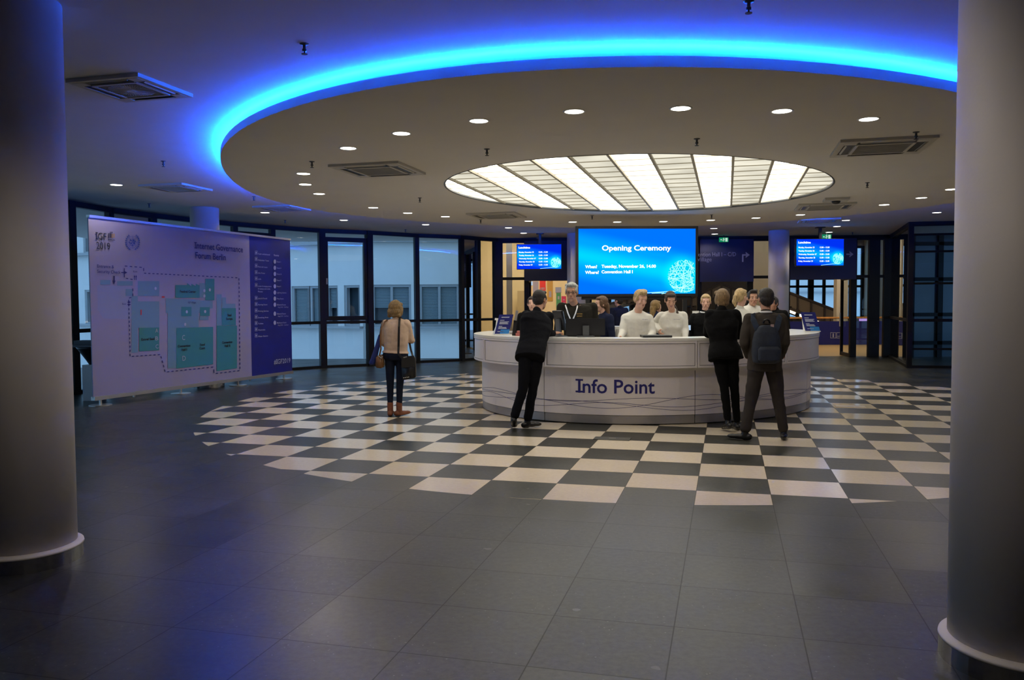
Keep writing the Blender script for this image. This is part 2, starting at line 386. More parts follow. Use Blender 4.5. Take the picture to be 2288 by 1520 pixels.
SKC = Vector((1.926, 12.439, 0)); sky_r = harm(2.906, -0.055, 0.211)
def ringpt(c, f, t, z, d=0.0): r = f(t) + d; return Vector((c.x + r * math.cos(t), c.y + r * math.sin(t), z))

# upper ceiling
bm = bmesh.new(); box(bm, (1.2, 10.0, ZC + 0.15), (26, 29.0, 0.3)); tag(obj('ceiling', bm, 'ceil'), kind='structure')
# suspended ring: annular slab, its rim and LED cove
NS = 160
bm = bmesh.new(); rows = []
TH = 0.08
prof = [(0, 'sky', 0.0, ZD + 0.06), (1, 'sky', 0.0, ZD), (2, 'disc', -0.0, ZD), (3, 'disc', 0.0, ZD + TH), (4, 'disc', -0.03, ZD + TH), (5, 'disc', -0.03, ZD + 0.03), (6, 'disc', -0.5, ZD + 0.03)]
for _, w_, d, zz in prof:
    rows.append([bm.verts.new(ringpt(DC, disc_r, 2 * PI * k / NS, zz, d) if w_ == 'disc' else ringpt(SKC, sky_r, 2 * PI * k / NS, zz, d)) for k in range(NS)])
for A_, B_ in zip(rows, rows[1:]):
    for k in range(NS): bm.faces.new((A_[k], A_[(k + 1) % NS], B_[(k + 1) % NS], B_[k]))
disc = obj('ceiling_ring', bm, 'disc', smooth=False); tag(disc, kind='structure')
cove = empty('led_cove_light', (DC.x, DC.y, ZD + 0.06), 'blue light strip hidden behind the rim of the round ceiling ring', 'light strip')
bm = bmesh.new(); tube(bm, [ringpt(DC, disc_r, 2 * PI * k / NS, ZD + TH + .0008, -0.026) for k in range(NS)], 0.006, 8, True); obj('led_strip', bm, 'led', cove)
bm = bmesh.new(); tube(bm, [ringpt(DC, disc_r, 2 * PI * k / NS, ZD + 0.045, -0.048) for k in range(NS)], 0.012, 6, True); obj('channel', bm, 'alu', cove)

# skylight: translucent sheets between ribs running with the floor grid
sky = empty('ceiling_light', (SKC.x, SKC.y, ZD), 'large round glowing skylight of pale panels in the middle of the ceiling ring', 'ceiling light')
ru = Vector((math.cos(-YAW), math.sin(-YAW), 0)); rv = Vector((math.sin(YAW), math.cos(YAW), 0))
ribs = [(994, 0)]
rib_px = [((80, 175), (415, 328)), ((190, 130), (590, 340)), ((350, 95), (757, 346)), ((530, 70), (905, 350)), ((733, 45), (1052, 353)), ((940, 33), (1195, 350)), ((1172, 25), (1335, 346)), ((1402, 32), (1483, 338)), ((1630, 42), (1630, 328)), ((1850, 67), (1787, 310)), ((2045, 100), (1957, 280))]
us = []
for p, q in rib_px:
    m_ = (pz(980 + p[0] / 2.487, 330 + p[1] / 2.487, ZD + 0.03) + pz(980 + q[0] / 2.487, 330 + q[1] / 2.487, ZD + 0.03)) / 2 - SKC; us.append(m_.dot(ru))
def sky_chord(u):
    """v extent of the skylight outline along the rib at u"""
    N = 720; vs = []
    P = [ringpt(Vector((0, 0, 0)), sky_r, 2 * PI * k / N, 0) for k in range(N + 1)]
    for p, q in zip(P, P[1:]):
        a, b = p.dot(ru) - u, q.dot(ru) - u
        if a * b <= 0 and a != b: t = a / (a - b); vs.append(p.dot(rv) * (1 - t) + q.dot(rv) * t)
    return (min(vs), max(vs)) if vs else (0, 0)
U0 = min(ringpt(Vector((0, 0, 0)), sky_r, 2 * PI * k / 360, 0).dot(ru) for k in range(360)); U1 = max(ringpt(Vector((0, 0, 0)), sky_r, 2 * PI * k / 360, 0).dot(ru) for k in range(360))
edges = [U0 + 0.003] + us + [U1 - 0.003]
for i, (a, b) in enumerate(zip(edges, edges[1:])):
    bm = bmesh.new(); n = 10; lo, hi = [], []
    for k in range(n + 1):
        u = a + (b - a) * k / n; v0, v1 = sky_chord(u)
        lo.append(bm.verts.new(SKC + ru * u + rv * v0 + Vector((0, 0, ZD + 0.045)))); hi.append(bm.verts.new(SKC + ru * u + rv * v1 + Vector((0, 0, ZD + 0.045))))
    for k in range(n): bm.faces.new((lo[k], lo[k + 1], hi[k + 1], hi[k]))
    bright = i % 2 == 0
    o = obj('diffuser_panel', bm, 'skyb' if bright else 'skyd', sky)
    if not bright: o['label'] = 'dimmer strip of the skylight'
for u in us:
    v0, v1 = sky_chord(u); bm = bmesh.new(); bar(bm, SKC + ru * u + rv * v0 + Vector((0, 0, ZD + 0.022)), SKC + ru * u + rv * v1 + Vector((0, 0, ZD + 0.022)), 0.032, 0.03); obj('rib', bm, M_.setdefault('ribm', mat('rib_bronze', (0.50, 0.45, 0.34), 0.7)), sky)
def sky_chord_v(v):
    N = 720; vs = []; P = [ringpt(Vector((0, 0, 0)), sky_r, 2 * PI * k / N, 0) for k in range(N + 1)]
    for p, q in zip(P, P[1:]):
        a, b = p.dot(rv) - v, q.dot(rv) - v
        if a * b <= 0 and a != b: t = a / (a - b); vs.append(p.dot(ru) * (1 - t) + q.dot(ru) * t)
    return (min(vs), max(vs)) if len(vs) > 1 else None
bm = bmesh.new(); v = -2.85
while v < 3.0:
    q = sky_chord_v(v)
    if q: bar(bm, SKC + ru * q[0] + rv * v + Vector((0, 0, ZD + 0.034)), SKC + ru * q[1] + rv * v + Vector((0, 0, ZD + 0.034)), 0.007, 0.010)
    v += 0.43
obj('glazing_bars', bm, 'ribm', sky)
bm = bmesh.new(); tube(bm, [ringpt(SKC, sky_r, 2 * PI * k / NS, ZD + 0.012, 0.005) for k in range(NS)], 0.018, 6, True); obj('rim', bm, 'greyp', sky)

# ------------------------------------------------------------------ walls out of view and glazed front
bm = bmesh.new(); box(bm, (1.2, -4.1, ZC / 2), (26, 0.2, ZC)); tag(obj('wall_front', bm, 'plaster'), kind='structure')
bm = bmesh.new(); box(bm, (-9.6, 1.6, ZC / 2), (0.2, 11.4, ZC)); tag(obj('wall_left', bm, 'plaster'), kind='structure')
bm = bmesh.new(); box(bm, (13.0, 7.0, ZC / 2), (0.2, 22.0, ZC)); tag(obj('wall_right', bm, 'plaster'), kind='structure')

GL = [(-9.5, 7.3), (-8.9, 10.2), (-8.3, 12.6), (-7.86, 14.65), (-7.67, 15.72), (-7.29, 16.75), (-6.81, 17.73), (-6.26, 18.6), (-5.64, 19.39), (-4.71, 20.40), (-3.64, 20.98), (-2.54, 21.95), (-1.38, 22.60), (-0.95, 23.1), (-0.42, 23.66)]
wn_ = [0]
def glazing(P, Q, sash=False, zt=1.13, gl='glass', extra=(), postw=0.11):
    wn_[0] += 1
    P, Q = Vector((*P, 0)), Vector((*Q, 0)); root = empty('window_%d' % wn_[0], P, kind='structure')
    up = Vector((0, 0, 1)); d = (Q - P).normalized()
    bm = bmesh.new()
    bar(bm, P + up * (ZC - .05), Q + up * (ZC - .05), 0.12, 0.10); bar(bm, P + up * 0.03, Q + up * 0.03, 0.10, 0.06); bar(bm, P + up * zt, Q + up * zt, 0.07, 0.07)
    for zz in extra: bar(bm, P + up * zz, Q + up * zz, 0.05, 0.05)
    bar(bm, P, P + up * ZC, postw, postw, up=d); obj('window_frame', bm, 'frame', root)
    bm = bmesh.new(); quad(bm, [P + up * 0.05, Q + up * 0.05, Q + up * 3.38, P + up * 3.38]); obj('window_pane', bm, gl, root)
    if sash:
        bm = bmesh.new(); a, b = P + d * 0.10, Q - d * 0.10
        for za, zb in ((zt + 0.10, zt + 0.10), (3.2, 3.2)): bar(bm, a + up * za, b + up * zb, 0.09, 0.11)
        bar(bm, a + up * (zt + 0.05), a + up * 3.25, 0.10, 0.09, up=d); bar(bm, b + up * (zt + 0.05), b + up * 3.25, 0.10, 0.09, up=d)
        obj('sash', bm, 'frame', root)
        bm = bmesh.new(); n_ = Vector((d.y, -d.x, 0)); bar(bm, a + up * (zt + 0.95) + n_ * 0.08, a + up * (zt + 1.1) + n_ * 0.08, 0.02, 0.03); obj('window_handle', bm, 'alu', root)
    return root
for i, (P, Q) in enumerate(zip(GL, GL[1:])): glazing(P, Q, sash=(i in (7, 9)), postw=0.16 if i in (3, 9, 10) else 0.12)
# right-hand glazed bay
glazing((9.44, 19.45), (12.9, 18.72), gl='glassd', extra=(2.0, 2.75, 3.15, 0.45))
glazing((10.72, 23.2), (9.44, 19.45), gl='glassd', zt=1.13)

# ------------------------------------------------------------------ columns
def column(loc, r, label, zb=0.0, flange=True):
    c = empty('column', (*loc, 0), label, 'column', 'round white columns', 'thing')
    bm = bmesh.new(); lathe(bm, (*loc, 0), [(r, 0.0), (r, ZC - 0.002)], 64); obj('shaft', bm, 'column', c, True)
    bm = bmesh.new(); R = r + 0.035
    lathe(bm, (*loc, 0), [(R, 0.0), (R, 0.085)], 64); obj('base_ring', bm, 'steel', c, False)
    bm = bmesh.new(); lathe(bm, (*loc, 0), [(R + 0.003, 0.085), (R, 0.098), (r, 0.108)], 64); obj('base_cap', bm, 'column', c, True)
column((-3.048, 5.07), 0.285, 'large white round column standing closest to the blue and white site map banner')
column((2.23, 3.535), 0.29, 'large white round column closest of all, cropped by the frame opposite the banner')
column((-5.90, 15.85), 0.265, 'white round column behind the site map banner, only its top visible')
column((1.80, 22.2), 0.30, 'white round column half hidden behind the big Opening Ceremony screen')
column((7.02, 21.6), 0.262, 'white round column between the exit signs, behind the man with the backpack')

# ------------------------------------------------------------------ back wall with openings
BA, BB = Vector((-0.42, 23.66, 0)), Vector((10.72, 23.2, 0)); bd = (BB - BA).normalized(); bn = Vector((-bd.y, bd.x, 0))
def bw(x, y): return pplane(x, y, BA, bn)                      # photo pixel on the back wall plane
def bt(x): p = bw(x, 650); return (p - BA).dot(bd)             # distance along it
def onb(t, z, off=0.0): return BA + bd * t + Vector((0, 0, z)) - bn * off
tw = [bt(x) for x in (1120, 1176, 1272, 1562, 1668, 1682, 1762, 1900, 1912, 1943, 1976)]
rootb = empty('wall_back', BA, kind='structure')
bm = bmesh.new()
for x, wd in ((1112, 0.30), (1176, 0.12), (1318, 0.10), (1428, 0.10), (1562, 0.12), (1675, 0.17), (1722, 0.1), (1760, 0.1), (1906, 0.17), (1952, 0.30), (1984, 0.26)):
    t = bt(x); bar(bm, onb(t, 0), onb(t, 3.46), wd, 0.12, up=-bn) if False else box(bm, onb(t, ZC / 2), (wd, 0.12, ZC), rz=math.atan2(bd.y, bd.x))
T0, T1 = 0, (BB - BA).length
box(bm, onb(T1 / 2, ZC - .07), (T1, 0.12, 0.14), rz=math.atan2(bd.y, bd.x))
obj('wall_frame', bm, 'frame', rootb)
zh = bw(1140, 623).z
bm = bmesh.new()
for a, b in ((1120, 1176), (1676, 1722), (1912, 1984)): bar(bm, onb(bt(a), zh), onb(bt(b), zh), 0.08, 0.08)
obj('wall_transom', bm, 'frame', rootb)
bm = bmesh.new()
for a, b in ((1120, 1176), (1320, 1562), (1566, 1668), (1682, 1722), (1912, 1984)):
    quad(bm, [onb(bt(a), 0.05, 0), onb(bt(b), 0.05, 0), onb(bt(b), 3.35, 0), onb(bt(a), 3.35, 0)])
obj('wall_glass', bm, 'glass', rootb)
def header(xa, xb, ya, yb, label):
    z0 = bw((xa + xb) / 2, yb).z; t0, t1 = bt(xa), bt(xb)
    r = empty('header_panel', onb((t0 + t1) / 2, z0), label, 'sign panel')
    bm = bmesh.new(); box(bm, onb((t0 + t1) / 2, (z0 + 3.36) / 2, 0.10), (t1 - t0, 0.06, 3.36 - z0), rz=math.atan2(bd.y, bd.x)); obj('board', bm, 'navyd', r)
    return r
h1 = header(1172, 1276, 540, 628, 'plain navy panel above the doorway with red and gold posters')
h2 = header(1562, 1681, 535, 630, 'navy direction sign panel reading Convention Hall I and Village with a bent arrow')
h3 = header(1762, 1909, 530, 625, 'navy panel above the right doorway with a faint right arrow')
def btext(bm, s, x, yb, capx, width_px=None, align='L', bold=0.0):
    t0, z0 = bt(x), bw(x, yb).z; k = bw(x, yb).y / FPX
    add_text(bm, s, lambda a, b: onb(t0 + a, z0 + b, 0.135), capx * k, width_px * k if width_px else None, align, bold)
bm = bmesh.new(); btext(bm, 'Convention Hall I – C/D', 1534, 574, 9, 106); btext(bm, 'IGF Village', 1534, 585, 9, 53); obj('lettering', bm, mat('sign_grey', (0.16, 0.16, 0.26), 0.5), h2)
def arrow_bent(bm, x, y, s):
    f = lambda a, b: onb(bt(x + a * s), bw(x + a * s, y - b * s).z, 0.136)
    rect(bm, f, 0, 0, 3, 14); rect(bm, f, 0, 14, 13, 17); quad(bm, [f(8, 22), f(8, 18.5), f(12.5, 15.5), f(17, 15.5)]); quad(bm, [f(8, 9), f(17, 15.5), f(12.5, 15.5), f(8, 12.5)])
bm = bmesh.new(); arrow_bent(bm, 1655, 586, 1.0); obj('arrow', bm, mat('arrow_grey', (0.28, 0.28, 0.40), 0.5), h2)
bm = bmesh.new(); f = lambda a, b: onb(bt(1886 + a), bw(1886 + a, 569 - b).z, 0.136)
rect(bm, f, 0, -1.5, 12, 1.5); quad(bm, [f(7, 7), f(7, 3.5), f(11.5, 0), f(16, 0)]); quad(bm, [f(7, -7), f(16, 0), f(11.5, 0), f(7, -3.5)])
obj('arrow', bm, M_['arrow_grey'] if 'arrow_grey' in M_ else bpy.data.materials['arrow_grey'], h3)
bm = bmesh.new()
for yy in (565, 590):
    f = lambda a, b: onb(bt(1770 + a), bw(1770 + a, yy - b).z, 0.136)
    for q in ((0, 0, 12, 1), (0, 16, 12, 17), (0, 0, 1, 17), (11, 0, 12, 17)): rect(bm, f, *q)
obj('pictogram_frames', bm, bpy.data.materials['sign_grey'], h3)
def exit_sign(x0, y0, x1, y1, Y, label):
    a, b = py(x0, y1, Y), py(x1, y0, Y); r = empty('exit_sign', ((a.x + b.x) / 2, Y, a.z), label, 'exit sign')
    bm = bmesh.new(); box(bm, ((a.x + b.x) / 2, Y, (a.z + b.z) / 2), (b.x - a.x, 0.05, b.z - a.z)); obj('lightbox', bm, 'exit', r)
    W, H = b.x - a.x, b.z - a.z; f = lambda u, v: Vector((a.x + u * W, Y - 0.028, a.z + v * H))
    bm = bmesh.new()
    rect(bm, f, .66, .1, .9, .9)                                # door
    quad(bm, [f(.50, .45), f(.58, .5), f(.44, .8), f(.36, .72)]); rect(bm, f, .46, .78, .53, .94)   # running figure
    quad(bm, [f(.42, .1), f(.48, .1), f(.54, .45), f(.48, .5)]); quad(bm, [f(.30, .34), f(.33, .26), f(.50, .44), f(.46, .5)]); quad(bm, [f(.56, .62), f(.62, .56), f(.64, .62), f(.52, .72)])
    quad(bm, [f(.08, .5), f(.2, .3), f(.2, .44), f(.2, .7)]); rect(bm, f, .2, .44, .3, .56)
    obj('pictogram', bm, 'exitw', r)
    bm = bmesh.new(); bar(bm, ((a.x + b.x) / 2, Y, b.z), ((a.x + b.x) / 2, Y, ZC), 0.02, 0.02, up=(0, 1, 0)); obj('hanger', bm, 'black', r)
exit_sign(1607, 531, 1627, 541, 23.0, 'small green exit sign above the navy panel with the bent arrow')
exit_sign(1836, 524, 1857, 535, 22.3, 'small green exit sign just above the timetable screen on the doorway side')

# ------------------------------------------------------------------ lobby behind the back wall
bm = bmesh.new(); box(bm, (8.5, 33.0, -0.06), (19.5, 18.6, 0.1)); tag(obj('floor', bm, 'beigef'), kind='structure')
bm = bmesh.new(); box(bm, (8.5, 33.0, 4.9), (19.5, 18.6, 0.2)); tag(obj('ceiling', bm, 'plaster'), kind='structure')
bm = bmesh.new(); box(bm, (-1.2, 29.3, 2.4), (0.2, 10.6, 4.8)); tag(obj('wall_lobby_left', bm, 'beige'), kind='structure')
bm = bmesh.new(); box(bm, (0.95, 30.0, 2.4), (4.5, 0.2, 4.8)); tag(obj('wall_lobby_back', bm, 'beige'), kind='structure')
bm = bmesh.new(); box(bm, (3.2, 36, 2.4), (0.15, 12, 4.8)); tag(obj('wall_lobby_middle', bm, 'beige'), kind='structure')
bm = bmesh.new(); box(bm, (18.1, 32.6, 2.4), (0.2, 18.8, 4.8)); tag(obj('wall_lobby_right', bm, 'beige'), kind='structure')
bm = bmesh.new(); box(bm, (4.05, 42.1, 2.4), (1.8, 0.2, 4.8)); box(bm, (10.05, 42.1, 2.4), (7.8, 0.2, 4.8)); box(bm, (10.5, 42.1, 0.35), (15, 0.2, 0.7)); box(bm, (10.5, 42.1, 4.6), (15, 0.2, 0.5)); tag(obj('wall_lobby_end', bm, 'stairp'), kind='structure')
for i_, (xa, xb) in enumerate(((4.95, 6.15), (13.95, 18.0))):
    r = empty('window_%d' % (40 + i_), (xa, 42, 0.7), kind='structure'); bm = bmesh.new()
    for j_, x in enumerate(np.linspace(xa, xb, 3 if i_ == 0 else 7)): box(bm, (x, 42, 2.5), (0.14 if j_ % 2 else 0.28, 0.12, 3.7))
    for zz in (0.75, 2.35, 2.75, 4.35): box(bm, ((xa + xb) / 2, 42, zz), (xb - xa, 0.12, 0.12))
    obj('window_frame', bm, 'frame', r)
    bm = bmesh.new(); quad(bm, [(xa, 42.05, .7), (xb, 42.05, .7), (xb, 42.05, 4.4), (xa, 42.05, 4.4)]); obj('window_pane', bm, 'glass', r)
bm = bmesh.new(); a, b = py(1680, 700, 28), py(1724, 700, 28); box(bm, ((a.x + b.x) / 2, 28.1, 2.4), (b.x - a.x, 0.2, 4.8)); tag(obj('wall_lobby_pier', bm, 'beige'), kind='structure')
# lobby ceiling lamps
def lobby_lamp(x, y, sx, sy, z, label, m='lobby'):
    r = empty('ceiling_lamp', (x, y, z), label, 'ceiling lamp')
    bm = bmesh.new(); box(bm, (x, y, z + 0.02), (sx + 0.08, sy + 0.08, 0.06)); obj('housing', bm, 'lamprim', r)
    bm = bmesh.new(); box(bm, (x, y, z - 0.02), (sx, sy, 0.02)); obj('diffuser', bm, m, r)
lobby_lamp(0.6, 26.8, 2.4, 2.2, 4.75, 'warm ceiling lamp in the room with the red and gold posters')
lobby_lamp(6.6, 28.0, 1.6, 1.2, 4.75, 'warm ceiling lamp in the lobby behind the navy direction sign')
lobby_lamp(11.6, 27.6, 1.9, 1.6, 4.75, 'warm ceiling lamp in the lobby beyond the right doorway')
# posters in the left room (wall_lobby_back at Y = 29.9)
def poster(x0, y0, x1, y1, Y, m, label, marks=None):
    a, b = py(x0, y1, Y), py(x1, y0, Y)
    o = empty('poster', ((a.x + b.x) / 2, Y, a.z), label, 'poster')
    bm = bmesh.new(); box(bm, ((a.x + b.x) / 2, Y, (a.z + b.z) / 2), (b.x - a.x, 0.02, b.z - a.z)); obj('sheet', bm, m, o)
    W, H = b.x - a.x, b.z - a.z; f = lambda u, v: Vector((a.x + u * W, Y - 0.013, a.z + v * H))
    bm = bmesh.new()
    for q in (marks or []): rect(bm, f, *q)
    if marks: obj('print_marks', bm, 'paper', o)
poster(1206, 600, 1219, 650, 29.888, 'red', 'tall red poster seen through the doorway over the leaning man', [(.25, .55, .75, .72), (.15, .05, .3, .15), (.4, .05, .55, .15), (.65, .05, .8, .15)])
poster(1222.5, 600, 1235, 673, 29.888, 'gold', 'tall gold poster with a pale mark, between the red and green posters', [(.3, .12, .75, .3), (.4, .6, .6, .8)])
poster(1243, 655, 1253, 690, 29.888, 'green', 'green poster on a pale board behind the grey-haired man', [(.25, .2, .75, .3), (.3, .6, .7, .8)])
poster(1255, 662, 1264.5, 685, 29.888, 'pink', 'small crimson poster right beside the green one', [(.3, .3, .7, .4), (.3, .6, .7, .7)])
poster(1191, 629, 1203, 655, 29.888, 'paper', 'white notice sheets left of the tall red poster', None)
poster(1241, 642, 1254, 654, 29.888, 'teal3', 'pale grey board above the green poster', None)
poster(1183, 629, 1190, 638, 29.888, 'devscr', 'small light blue screen at the left edge of the doorway', None)
# pillar and door seen through the left glass panel
bm = bmesh.new(); a, b = py(1132, 700, 27), py(1145, 700, 27); box(bm, ((a.x + b.x) / 2, 27, 2.4), (b.x - a.x, 0.2, 4.8)); tag(obj('column', bm, 'plinth', origin=(a.x, 27, 0)), 'slim grey square pillar seen through the beige lit glass panel', 'pillar', kind='thing')
bm = bmesh.new(); a, b = py(1156, 650, 29.5), py(1175, 650, 29.5); box(bm, ((a.x + b.x) / 2, 29.5, a.z / 2), (b.x - a.x, 0.06, a.z)); tag(obj('door_1', bm, mat('tan_door', (0.42, 0.33, 0.2), 0.6)), kind='structure')

# ramp / stair flights with parapets, balustrade
def flight(x0, y0, x1, y1, thick, Y, label, npan=4, lights=False):
    A_, B_ = py(x0, y0, Y), py(x1, y1, Y); th = thick / FPX * Y
    r = empty('staircase', (A_ + B_) / 2, label, 'staircase')
    bm = bmesh.new()
    for k in range(npan):
        p, q = A_.lerp(B_, (k + .03) / npan), A_.lerp(B_, (k + .97) / npan)
        v = [p, q, q - Vector((0, 0, th)), p - Vector((0, 0, th))]
        f = [bm.verts.new(a) for a in v] + [bm.verts.new(a + Vector((0, .05, 0))) for a in v]
        for q4 in ((0, 1, 2, 3), (7, 6, 5, 4), (0, 4, 5, 1), (1, 5, 6, 2), (2, 6, 7, 3), (3, 7, 4, 0)): bm.faces.new([f[i] for i in q4])
    obj('parapet', bm, 'stairp', r)
    bm = bmesh.new(); bar(bm, A_ + Vector((0, -.03, .04)), B_ + Vector((0, -.03, .04)), 0.08, 0.09); bar(bm, A_ + Vector((0, 0, -th - .05)), B_ + Vector((0, 0, -th - .05)), 0.12, 0.10)
    for k in range(npan + 1):
        p = A_.lerp(B_, k / npan) + Vector((0, -.02, 0)); bar(bm, p, p - Vector((0, 0, th)), 0.07, 0.07, up=(0, 1, 0))
    bar(bm, A_ + Vector((0, 1.4, -th - .05)), B_ + Vector((0, 1.4, -th - .05)), 0.12, 0.10)
    obj('stringer', bm, 'brown', r)
    bm = bmesh.new(); n = int((B_ - A_).length / 0.3)
    for k in range(n):
        p = A_.lerp(B_, (k + .5) / n) + Vector((0, .7, -th - .02)); box(bm, p, (0.32, 1.4, 0.05))
    obj('tread', bm, 'brown', r)
    bm = bmesh.new()
    for k in (0, npan): p = A_.lerp(B_, k / npan) + Vector((0, .7, 0)); bar(bm, (p.x, p.y, 0), (p.x, p.y, max(.05, p.z - th)), .14, .14, up=(0, 1, 0))
    obj('support_post', bm, 'brown', r)
    if lights:
        bm = bmesh.new()
        for k in range(4):
            p, q = A_.lerp(B_, (k + .15) / 4), A_.lerp(B_, (k + .8) / 4); bar(bm, p + Vector((0, -.06, -th - .17)), q + Vector((0, -.06, -th - .17)), 0.06, 0.09)
        obj('light_strip', bm, 'stairlamp', r)
flight(1752, 652, 1872, 698, 30, 33.5, 'staircase with lit underside descending behind the right doorway', 4, True)
flight(1545, 668, 1612, 636, 20, 36, 'brown stair flight rising below the navy direction sign', 3)
flight(1612, 636, 1676, 662, 20, 36.4, 'brown stair flight falling below the navy direction sign', 3)
flight(1330, 690, 1425, 664, 9, 35, 'thin brown stair flight under the big screen', 4)
bal = empty('balustrade', (9, 30, 0), 'navy clad balustrade with a wooden handrail beyond the right doorway', 'balustrade')
a, b = py(1640, 772, 30), py(1985, 772, 30)
bm = bmesh.new(); quad(bm, [(a.x, 30, 0.0), (b.x, 30, 0.0), (b.x, 30, 0.86), (a.x, 30, 0.86)]); thicken(bm, (0, .04, 0)); obj('cladding', bm, 'navy', bal)
bm = bmesh.new(); tube(bm, [(a.x, 29.98, 0.985), (b.x, 29.98, 0.985)], 0.035); obj('handrail', bm, 'wood', bal)
bm = bmesh.new()
for x in np.linspace(a.x, b.x, 9): bar(bm, (x, 30.03, 0), (x, 30.03, 0.97), 0.04, 0.04, up=(0, 1, 0))
obj('baluster', bm, 'brown', bal)
bm = bmesh.new(); f = lambda u, v: Vector(py(u, v, 29.97))
for x0, x1 in ((1855.5, 1868), (1869, 1881)):
    for q in ((x0, 756, x1, 755.2), (x0, 744, x1, 743.2), (x0, 756, x0 + .8, 743.2), (x1 - .8, 756, x1, 743.2)): rect(bm, f, *q)
rect(bm, f, 1860.5, 754, 1863, 747); rect(bm, f, 1860.8, 746.6, 1862.7, 744.8); rect(bm, f, 1871, 752, 1879, 751); quad(bm, [f(1876, 753.5), f(1880, 750.5), f(1876, 748), f(1876.5, 750.5)])
obj('pictogram', bm, 'pale', bal)
bm = bmesh.new(); a, b = py(1868, 700, 30.4), py(1893, 700, 30.4); box(bm, ((a.x + b.x) / 2, 30.5, 2.4), (b.x - a.x, 0.3, 4.8)); tag(obj('column', bm, 'plaster', origin=(a.x, 30.5, 0)), 'square white pillar at the edge of the right doorway', 'pillar', kind='thing')
# open door leaves
dl = empty('door_2', onb(bt(1900), 0), kind='structure'); p = onb(bt(1902), 0, 0)
bm = bmesh.new(); q = p + bn * 1.0 + bd * 0.10
for zz in (0.05, 2.25): bar(bm, p + Vector((0, 0, zz)), q + Vector((0, 0, zz)), 0.05, 0.1)
bar(bm, p, p + Vector((0, 0, 2.3)), 0.08, 0.05, up=bn); bar(bm, q, q + Vector((0, 0, 2.3)), 0.08, 0.05, up=bn); obj('door_frame', bm, 'frame', dl)
bm = bmesh.new(); quad(bm, [p + Vector((0, 0, .1)), q + Vector((0, 0, .1)), q + Vector((0, 0, 2.2)), p + Vector((0, 0, 2.2))]); obj('door_pane', bm, 'glass', dl)
bm = bmesh.new(); hh = p.lerp(q, .93) - bd * 0.07; tube(bm, [hh + Vector((0, 0, .85)), hh + Vector((0, 0, 1.25))], 0.02); obj('door_handle', bm, 'alu', dl)
dl = empty('door_3', onb(bt(1179), 0), kind='structure'); p = onb(bt(1179), 0); q = p + bn * 1.0 + bd * 0.05
bm = bmesh.new(); bar(bm, p, p + Vector((0, 0, 2.3)), 0.07, 0.05, up=bn); bar(bm, q, q + Vector((0, 0, 2.3)), 0.07, 0.05, up=bn)
for zz in (0.05, 2.25): bar(bm, p + Vector((0, 0, zz)), q + Vector((0, 0, zz)), 0.05, 0.1)
obj('door_frame', bm, 'frame', dl)
# magenta-lit display far back and small purple lamp
bm = bmesh.new(); a, b = py(1920, 723, 31), py(1939, 710, 31); box(bm, ((a.x + b.x) / 2, 31, (a.z + b.z) / 2), (b.x - a.x, 0.05, b.z - a.z)); bar(bm, ((a.x + b.x) / 2, 31.04, 0), ((a.x + b.x) / 2, 31.04, a.z + .05), .05, .04, up=(0, 1, 0)); tag(obj('display_screen', bm, emit('lilac_screen', (0.5, 0.3, 0.75), 0.7), origin=(a.x, 31, a.z)), 'small lilac screen above the handrail, seen through the glass panel by the right doorway', 'screen')
bm = bmesh.new(); p = py(1545.5, 708, 24.6); ellip(bm, p, (0.04, 0.04, 0.04)); bar(bm, p, (p.x, p.y, 0), 0.02, 0.02, up=(0, 1, 0)); tag(obj('accent_lamp', bm, 'purple', origin=p), 'small purple lamp glowing left of the fair-haired woman in black', 'lamp')

